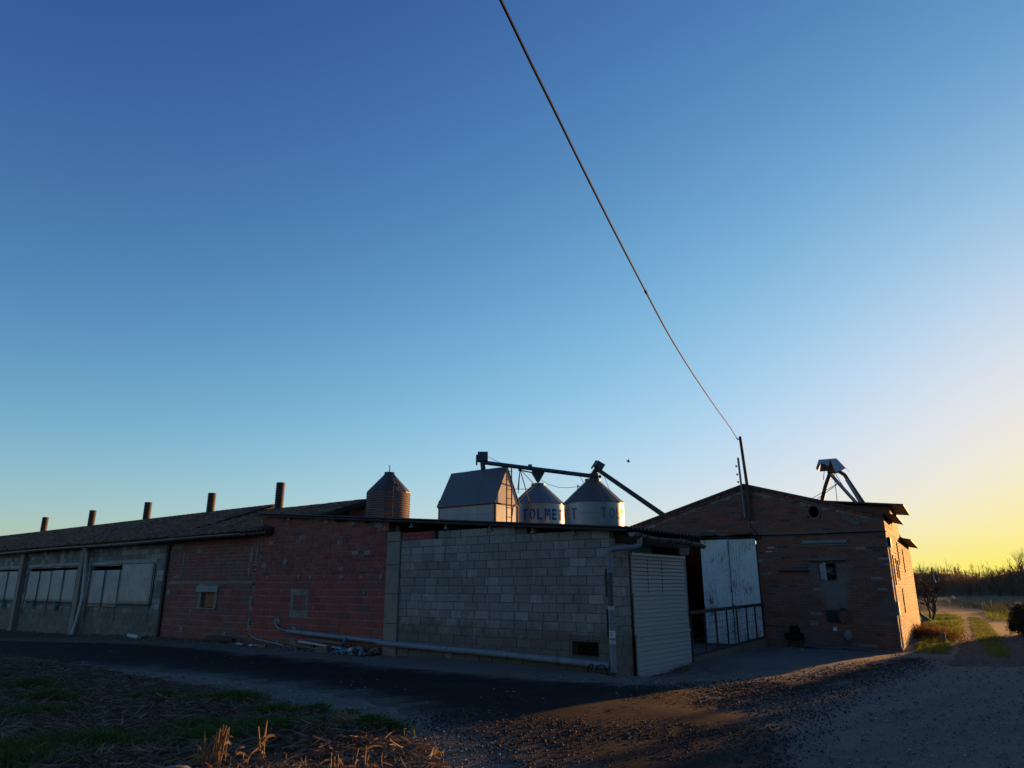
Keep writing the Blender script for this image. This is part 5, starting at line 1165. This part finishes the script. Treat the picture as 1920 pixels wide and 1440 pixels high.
# lit verge grass at the right, strip down the middle of the track, weeds along walls
items = []
def tuft_zone(poly, n, h0, h1, w, zoff=0.0, dens=.0):
    xs, ys = [p[0] for p in poly], [p[1] for p in poly]; k = 0; tries = 0
    while k < n and tries < n*30:
        tries += 1; x, y = rng.uniform(min(xs), max(xs)), rng.uniform(min(ys), max(ys))
        if not in_poly(x, y, poly): continue
        if mnoise.noise(Vector((x*.9, y*.9, 2))) < rng.uniform(-.8, .25): continue
        h = rng.uniform(h0, h1)*(1+.6*mnoise.noise(Vector((x*.5, y*.5, 9)))); tl = rng.gauss(0, .3), rng.gauss(0, .3)
        items.append(((x, y, gz(x, y)+zoff), Vector((tl[0], tl[1], 1)).normalized(), h, rng.uniform(w*.6, w), (tl[0]*h, tl[1]*h, -h*.3))); k += 1
left_verge = [(10.75, 20.2), (11.2, 19.7), (13.6, 23.3), (16.2, 27.6), (19.5, 33), (22.4, 38), (25, 43), (23, 43.5), (20, 38), (17.5, 32), (15, 27)]
tuft_zone(left_verge, 14000, .08, .24, .022)
tuft_zone([(15, 25.2), (16.4, 27.4), (19.6, 32.8), (22.9, 38), (25.4, 43.3), (22.8, 43.8), (19.4, 37), (16.6, 31), (14.8, 26.6)], 9000, .15, .42, .028)
tuft_zone([(11.9, 18.9), (12.4, 18.7), (17.7, 27.4), (22.3, 35.0), (26.5, 42.6), (26.2, 42.9), (21.75, 35.4), (17.15, 27.9)], 4200, .05, .13, .016, .02)
tuft_zone([(24.2, 38), (30.5, 48), (38, 54), (48, 56), (46, 40), (30, 32)], 9000, .15, .5, .03)
strips('verge_grass', items, 'verge_grass', 'short green grass along both sides and middle of track', 'grass')
items = []
for i in range(2600):
    s = rng.uniform(7, 36); p = wpt(s, abs(rng.gauss(0, .28))+.06); a = rng.uniform(0, 6.28)
    items.append(((p.x, p.y, gz(p.x, p.y)+.02), Vector((math.cos(a), math.sin(a), rng.uniform(.1, .8))).normalized(), rng.uniform(.08, .25), rng.uniform(.006, .018), (0, 0, -.05)))
for i in range(260):
    p = dpt(rng.gauss(2.35, .25), .25+abs(rng.gauss(0, .08)), 0); tl = rng.gauss(0, .4), rng.gauss(0, .4)
    items.append(((p.x, p.y, gz(p.x, p.y)), Vector((tl[0], tl[1], 1)).normalized(), rng.uniform(.08, .2), .008, (tl[0]*.1, tl[1]*.1, -.05)))
strips('wall_foot_weeds', items, 'straw', 'dry weeds and litter along foot of the barn wall', 'weeds')
items = []
for i in range(1900):
    x = rng.gauss(14.15, .2); y = rng.gauss(26.0, .9)
    if on_building(x, y, .1): continue
    tl = rng.gauss(0, .2), rng.gauss(0, .2); h = rng.uniform(.2, .62)
    items.append(((x, y, gz(x, y)), Vector((tl[0], tl[1], 1)).normalized(), h, rng.uniform(.008, .018), (tl[0]*h, tl[1]*h, -.08)))
strips('reed_bed', items, 'reed', 'rust brown dry reeds beside the sunlit barn wall', 'reeds')
items = []
for i in range(5200):
    x = rng.uniform(29.5, 44); y = rng.uniform(46, 66)
    if mnoise.noise(Vector((x*.4, y*.4, 5))) < -.1: continue
    if in_poly(x, y, TL+TR[::-1]): continue
    tl = rng.gauss(0, .3), rng.gauss(0, .3); h = rng.uniform(.3, .9)
    items.append(((x, y, gz(x, y)), Vector((tl[0], tl[1], 1)).normalized(), h, rng.uniform(.015, .04), (tl[0]*h, tl[1]*h, -.1)))
strips('track_weeds', items, 'weed', 'pale tall weeds beyond the bend of the track', 'weeds')

# dry stalks catching the sun in the foreground
def stalk_plant(px, py, Y, n, h, spread, label, leaves=3, seed=0):
    r = random.Random(seed); g = px_at(px, py, Y); t = thing('dry_plant', label, 'plant', (g.x, Y, field_z(g.x, Y)-.02), 0, 'dry stalks in the foreground')
    for i in range(n):
        a, q = r.uniform(0, 6.28), spread*math.sqrt(r.random()); b = Vector((q*math.cos(a), q*math.sin(a)*.6, 0)); hh = h*r.uniform(.55, 1.0); ln = Vector((r.gauss(0, .09), r.gauss(0, .09), 0))
        MB().tube([b, b+ln*hh*.5+Vector((0, 0, hh*.5)), b+ln*hh+Vector((r.uniform(-.01, .01), 0, hh))], [.008, .007, .006], 5).build('stalk', 'dry_stalk', t)
        for j in range(leaves if i % 2 == 0 else 1):
            f = r.uniform(.25, .9); p = b+ln*hh*f+Vector((0, 0, hh*f)); a2 = r.uniform(0, 6.28); L = r.uniform(.08, .2); dz = r.uniform(-.1, .16)
            mb = MB(); d1 = Vector((math.cos(a2), math.sin(a2)*.5, 0)); w = r.uniform(.006, .014); vs = []
            for k, fz in enumerate((0, .4, .75, 1)):
                c_ = p+d1*L*fz+Vector((0, 0, dz*fz-.16*fz*fz*L*4)); ww = w*(1, 1.1, .8, .15)[k]; vs += [tuple(c_+Vector((0, ww*.4, ww))), tuple(c_-Vector((0, ww*.4, ww)))]
            mb.add(vs, [(2*k, 2*k+1, 2*k+3, 2*k+2) for k in range(3)]); mb.build('dry_leaf', 'dry_stalk', t)
stalk_plant(400, 1440, 7.5, 14, .42, .13, 'thick clump of sunlit dry stalks at bottom edge of field', 2, 1)
stalk_plant(447, 1440, 7.5, 3, .24, .07, 'few short dry stalks between the two tall clumps', 3, 2)
stalk_plant(487, 1436, 7.7, 3, .50, .03, 'single tall sunlit dry stalk with drooping side leaf', 3, 3)
stalk_plant(625, 1440, 7.4, 4, .22, .05, 'short curled dry stalks on dark soil at bottom of field', 3, 4)
stalk_plant(672, 1440, 7.4, 3, .26, .07, 'forked dry stalks near right tip of field', 4, 5)
stalk_plant(830, 1418, 7.9, 1, .16, .02, 'lone curved dry stalk at right tip of field', 2, 6)
stalk_plant(650, 1378, 9.3, 9, .20, .22, 'low tangle of sunlit straw on top of earth heap', 4, 7)
o = MB().sphere((0, 0, 0), .17, 14, (1.25, .8, .7), .06, 6).build('boulder', 'boulder', None, smooth=True, label='rounded pale boulder at bottom edge among dry stalks', cat='boulder'); g = px_at(331, 1440, 7.1); o.location = (g.x, g.y, .03)

# ------------------------------------------------------------------ trees, hedge, far wood
def grow(r, p, d, L, rad, depth, out, spread=.5, up=.12, split=(2, 3), shrink=.72):
    segs = 3; pts = [Vector(p)]; dd = Vector(d)
    for i in range(segs):
        dd = (dd+Vector((r.gauss(0, .12), r.gauss(0, .12), r.gauss(0, .08)+up*.3))).normalized(); pts.append(pts[-1]+dd*(L/segs))
    out.append((pts, rad, rad*.65, depth))
    if depth == 0: return
    for k in range(r.randint(*split)):
        f = r.uniform(.45, 1.0); q = pts[min(segs, int(f*segs+.5))]
        nd_ = (dd+Vector((r.gauss(0, spread), r.gauss(0, spread), r.gauss(0, spread*.6)+up))).normalized()
        grow(r, q, nd_, L*shrink*r.uniform(.75, 1.15), rad*.6, depth-1, out, spread, up, split, shrink)
def bare_tree(name, label, loc, h, seed, depth=4, stems=1, lean=.1, spread=.5, split=(2, 4), rad=.08, matn='twig', group=None, up=.15):
    r = random.Random(seed); t = thing(name, label, 'tree', loc, 0, group); out = []
    for s in range(stems):
        a = 2*math.pi*s/max(1, stems)+r.uniform(-.4, .4); ln = lean if stems > 1 else .05
        grow(r, (0, 0, -.1), (ln*math.cos(a), ln*math.sin(a), 1), h*.36, rad, depth, out, spread, up, split)
    tr, cr = MB(), MB()
    for pts, r0, r1, dpt_ in out:
        n = 6 if dpt_ >= depth-1 else 3; (tr if dpt_ >= depth-1 else cr).tube(pts, [r0+(r1-r0)*i/3 for i in range(4)], n, caps=False)
    tr.build('trunk', 'bark', t); cr.build('crown', matn, t); return t
ft = bare_tree('fruit_tree', 'bare spreading fruit tree on grass behind sunlit barn wall', (19.6, 35.2, 0), 3.0, 5, 4, 4, .7, .55, (3, 4), .05)
bare_tree('fruit_tree', 'twiggy bare sapling close behind far end of sunlit wall', (18.3, 35.6, 0), 3.4, 9, 4, 3, .25, .35, (3, 4), .035, up=.3)
for i, (x, y, lb) in enumerate(((1722, 1127, 'tiny pale bottle hanging nearest the sunlit wall edge'), (1745, 1136, 'tiny pale bottle hanging lowest in bare fruit tree'), (1778, 1127, 'tiny pale bottle hanging at middle right of fruit tree'), (1787, 1120, 'tiny pale bottle hanging rightmost in fruit tree'))):
    p = px_at(x, y, 34.6+.2*i); o = MB().lathe([(.012, .08), (.03, .05), (.055, .03), (.055, -.06), (.03, -.075)], n=10).build('hanging_bottle', 'glow_glass', None, smooth=True, loc=p, label=lb, cat='bottle', group='bottles hung in the fruit tree')
    MB().tube([(0, 0, .08), (.03, 0, .5)], .005, 4).build('string', 'twig', o)
pp = px_at(1748, 1140, 43); po = thing('old_pole', 'leaning dark wooden pole with loop of sunlit wire beyond fruit tree', 'pole', (pp.x, 43, 0)); tp = px_at(1747, 1064, 43)
MB().tube([(0, 0, -.1), (tp.x-pp.x, 0, tp.z)], [.07, .05], 8).build('shaft', 'wood_dark', po)
MB().tube([px_at(*q)-Vector((pp.x, 43, 0)) for q in ((1750, 1072, 42.9), (1751, 1083, 42.8), (1755, 1092, 42.7), (1758, 1092.5, 42.7), (1760, 1089, 42.7), (1761, 1083, 42.7))], .022, 5).build('wire_loop', 'pale_sheet', po)
b0 = px_at(1727, 1150, 33.5); b1 = px_at(1753, 1167, 33.5); o = MB().prism([(0, 0, 0), (b1.x-b0.x, 0, b1.z-b0.z), (b1.x-b0.x, 0, b1.z-b0.z-.5), (0, 0, -.9)], (.05, .05, 0)).build('lean_board', 'roof_sheet', None, loc=b0, label='slanting grey sheet with bright top edge under fruit tree', cat='sheet')
for i in range(3):
    p = px_at((1843, 1860, 1848)[i], 1140, 58+i); pt_ = thing('fence_post', ('left', 'tall right', 'middle')[i]+' pale fence post among weeds beyond the track bend', 'post', (p.x, p.y, 0), 0, 'pale fence posts'); MB().tube([(0, 0, 0), (0, 0, .5+.2*(i == 1))], .04, 6).build('shaft', 'pale_sheet', pt_)
p = Vector((13.15, 23.0, 0)); sm = MB(); sm.tube([(0, 0, -.05), (.02, 0, .2), (.03, 0, .36)], [.11, .085, .08], 9); sm.build('stump', 'wood_old', None, smooth=True, loc=p, label='short pale wooden stump at edge of verge grass', cat='stump')
mb = MB(); mb.sphere((0, 0, 0), .5, 12, (1.5, .8, .34), .15, 8); mb.build('earth_mound', 'field', None, smooth=True, loc=(30.6, 44.8, .05), label='low brown mound of cuttings at inner bend of track', cat='mound')
# hedge: stepping up to the right, its shadow covers the near yard
SUNH = Vector((math.sin(SUN_AZ), math.cos(SUN_AZ), 0)); SIDE = Vector((SUNH.y, -SUNH.x, 0))
def hedge_at(L, w): return Vector((G0[0], G0[1], 0))+SUNH*L+SIDE*w
hedge = thing('hedge', 'dark dense hedge rising at right edge of the track', 'hedge', hedge_at(11, .6))
te = math.tan(SUN_EL)
lobes = []
w_ = .58
i = 0
while w_ < 22:
    hh = te*(14.5+(w_-.64)*7.1)*1.0; hh = max(1.1, min(hh, 4.6)); rr_ = max(.38, hh*.42); lobes.append((hedge_at(10.6+rng.uniform(-.3, .3), w_+rr_*.4)-hedge.location, rr_, hh)); w_ += rr_*.8
core = MB()
for k, (p, r_, hh) in enumerate(lobes): core.sphere((p.x, p.y, hh*.45), r_*.88, 12, (1, 1, hh*.45/r_), .16, k)
lumps = []
for (p, r_, hh) in lobes[:5]:
    for j in range(16):
        th = rng.uniform(0, 6.28); fz = rng.uniform(.15, 1.0); q = r_*(1.05-.5*fz*fz)*rng.uniform(.8, 1.05); lumps.append((Vector((p.x+q*math.cos(th), p.y+q*math.sin(th), 0)), rng.uniform(.10, .2), hh*fz*rng.uniform(.85, 1.12)))
for k, (p, r_, zc) in enumerate(lumps): core.sphere((p.x, p.y, zc), r_*.7, 6, (1, 1, 1), .25, 200+k)
core.build('inner_wood', 'hedge_leaf', hedge)
V, F = [], []; n = 0
for (p, r_, zc) in lumps:
    for j in range(420):
        d_ = Vector((rng.gauss(0, 1), rng.gauss(0, 1), rng.gauss(0, 1))).normalized(); c_ = Vector((p.x, p.y, zc))+d_*r_*rng.uniform(.55, 1.5); c_.z = max(.03, c_.z)
        a_ = Vector((rng.gauss(0, 1), rng.gauss(0, 1), rng.gauss(0, 1))).normalized(); b_ = a_.orthogonal().normalized(); sz = rng.uniform(.02, .045)
        V += [tuple(c_+a_*sz), tuple(c_+b_*sz*.4), tuple(c_-a_*sz), tuple(c_-b_*sz*.4)]; F.append((n, n+1, n+2, n+3)); n += 4
for (p, r_, hh) in lobes:
    for j in range(int(2600*min(1.6, max(.7, r_))) if p.length < 9 else 700):
        th, ph = rng.uniform(0, 6.28), math.acos(rng.uniform(-.95, 1)); q = rng.uniform(.92, 1.1)+.22*rng.random()**3; c_ = Vector((p.x+r_*q*math.sin(ph)*math.cos(th), p.y+r_*q*math.sin(ph)*math.sin(th), max(.03, hh*.48*(1+q*math.cos(ph)))))
        a_ = Vector((rng.gauss(0, 1), rng.gauss(0, 1), rng.gauss(0, 1))).normalized(); b_ = a_.orthogonal().normalized(); sz = rng.uniform(.02, .05)
        V += [tuple(c_+a_*sz), tuple(c_+b_*sz*.5), tuple(c_-a_*sz), tuple(c_-b_*sz*.5)]; F.append((n, n+1, n+2, n+3)); n += 4
npmesh('leaves', V, F, 'hedge_leaf', hedge, None)
twg = MB()
for (p, r_, hh) in lobes[:4]:
    for j in range(60):
        a_ = rng.uniform(0, 6.28); q_ = Vector((p.x+r_*.5*math.cos(a_), p.y+r_*.5*math.sin(a_), hh*rng.uniform(.3, .8))); d_ = Vector((math.cos(a_), math.sin(a_), rng.uniform(.3, 1.6))).normalized()*rng.uniform(.35, .8)*r_*1.6; twg.tube([q_, q_+d_*.6+Vector((0, 0, .03)), q_+d_], [.006, .004, .002], 3, caps=False)
twg.build('twigs', 'twig', hedge)
# weedy bank shrub between hedge and track
bare_tree('scrub', 'leafless scrub bush in front of the wood, catching gold light', (43, 76, 0), 4.5, 21, 4, 4, .4, .4, (3, 4), .06, 'far_twig')
bare_tree('scrub', 'leafless leaning scrub bush at the meadow edge, left of the other', (36.5, 70, 0), 4.0, 22, 4, 4, .5, .4, (3, 4), .05, 'far_twig')
# far wood
r = random.Random(3); V, F = [], []; n = 0
def ribbon(p, q, w0, w1):
    global n
    d = (q-p); sd = Vector((p.y, -p.x, 0)).normalized(); V.extend([tuple(p-sd*w0), tuple(p+sd*w0), tuple(q+sd*w1), tuple(q-sd*w1)]); F.append((n, n+1, n+2, n+3)); n += 4
    sd2 = Vector((0, 0, 1)).cross(sd); V.extend([tuple(p-sd2*w0), tuple(p+sd2*w0), tuple(q+sd2*w1), tuple(q-sd2*w1)]); F.append((n, n+1, n+2, n+3)); n += 4
for i in range(2300):
    a = r.uniform(.43, .95) if i < 2000 else r.uniform(-.9, .43); k = r.random()**1.0; rad_ = 158+k*84; b = Vector((rad_*math.sin(a), rad_*math.cos(a), -.3+bank_h(a, max(0, (rad_-168)/72))))
    h = r.uniform(2.2, 3.8) if k < .7 else r.uniform(.7, 2.1); h *= .55+.9*(.5+.5*mnoise.fractal(Vector((a*26, k*3, 0)), 1, 2, 3)); tp = b+Vector((r.gauss(0, .3), r.gauss(0, .3), h)); ribbon(b, tp, .06, .02)
    for j in range(15):
        f = r.uniform(.15, .95); p = b.lerp(tp, f); d = Vector((r.gauss(0, .5), r.gauss(0, .5), r.uniform(.35, 1))).normalized(); L = h*r.uniform(.2, .42)*(1.15-f*.6); q = p+d*L; ribbon(p, q, .025, .008)
        for m_ in range(2): p2 = p.lerp(q, r.uniform(.3, .9)); ribbon(p2, p2+(d+Vector((r.gauss(0, .5), r.gauss(0, .5), .2))).normalized()*L*.5, .015, .006)
npmesh('far_wood', V, F, 'far_twig', None, 'stuff', 'brown leafless wood on the bank beyond the meadow', 'wood')
for i, (px, py, Y, h, lb) in enumerate(((1912, 1075, 112, 8.3, 'tallest bare tree on skyline at right edge'), (1866, 1062, 140, 6.4, 'bare tree on skyline left of the tallest one'), (1728, 1060, 140, 6.8, 'bare tree on skyline just right of sunlit barn'), (1890, 1062, 138, 6.0, 'bare tree on skyline between the two at right'))):
    p = px_at(px, py, Y); bare_tree('bare_tree', lb, (p.x, Y, -.2), h, 40+i, 5, 1, .1, .42, (2, 4), .10, 'far_twig', 'bare trees on the skyline', up=.22)

# unseen evergreen belt added behind the viewer to keep low sky light off walls
V, F = [], []; n = 0; tb = MB(); r = random.Random(77)
for i in range(26):
    x = -52+i*3.5+r.uniform(-.6, .6); y = -14+r.uniform(-1.2, 1.2); H_ = r.uniform(14.5, 18)
    tb.tube([(x, y, -.3), (x+.1, y, H_*.5), (x, y, H_*.95)], [.28, .2, .05], 7)
    for j in range(9):
        f = (j+.5)/9; rr_ = (1.9*math.sin(math.pi*min(1, f*.8+.12))**.7)*r.uniform(.85, 1.1); tb.sphere((x+r.uniform(-.3, .3), y+r.uniform(-.3, .3), .6+f*(H_-1)), rr_*.82, 8, (1, 1, 1.1), .16, i*20+j)
        for k in range(26):
            th, ph = r.uniform(0, 6.28), math.acos(r.uniform(-1, 1)); c_ = Vector((x+rr_*math.sin(ph)*math.cos(th), y+rr_*math.sin(ph)*math.sin(th), .6+f*(H_-1)+rr_*1.1*math.cos(ph))); a_ = Vector((r.gauss(0, 1), r.gauss(0, 1), r.gauss(0, 1))).normalized()*.22; b_ = a_.orthogonal().normalized()*.12
            tb.add([c_+a_, c_+b_, c_-a_, c_-b_], [(0, 1, 2, 3)])
tb.build('added_shade_belt', 'hedge_leaf', None, kind='stuff', label='unseen evergreen belt added behind the viewpoint to shade the walls', cat='trees')
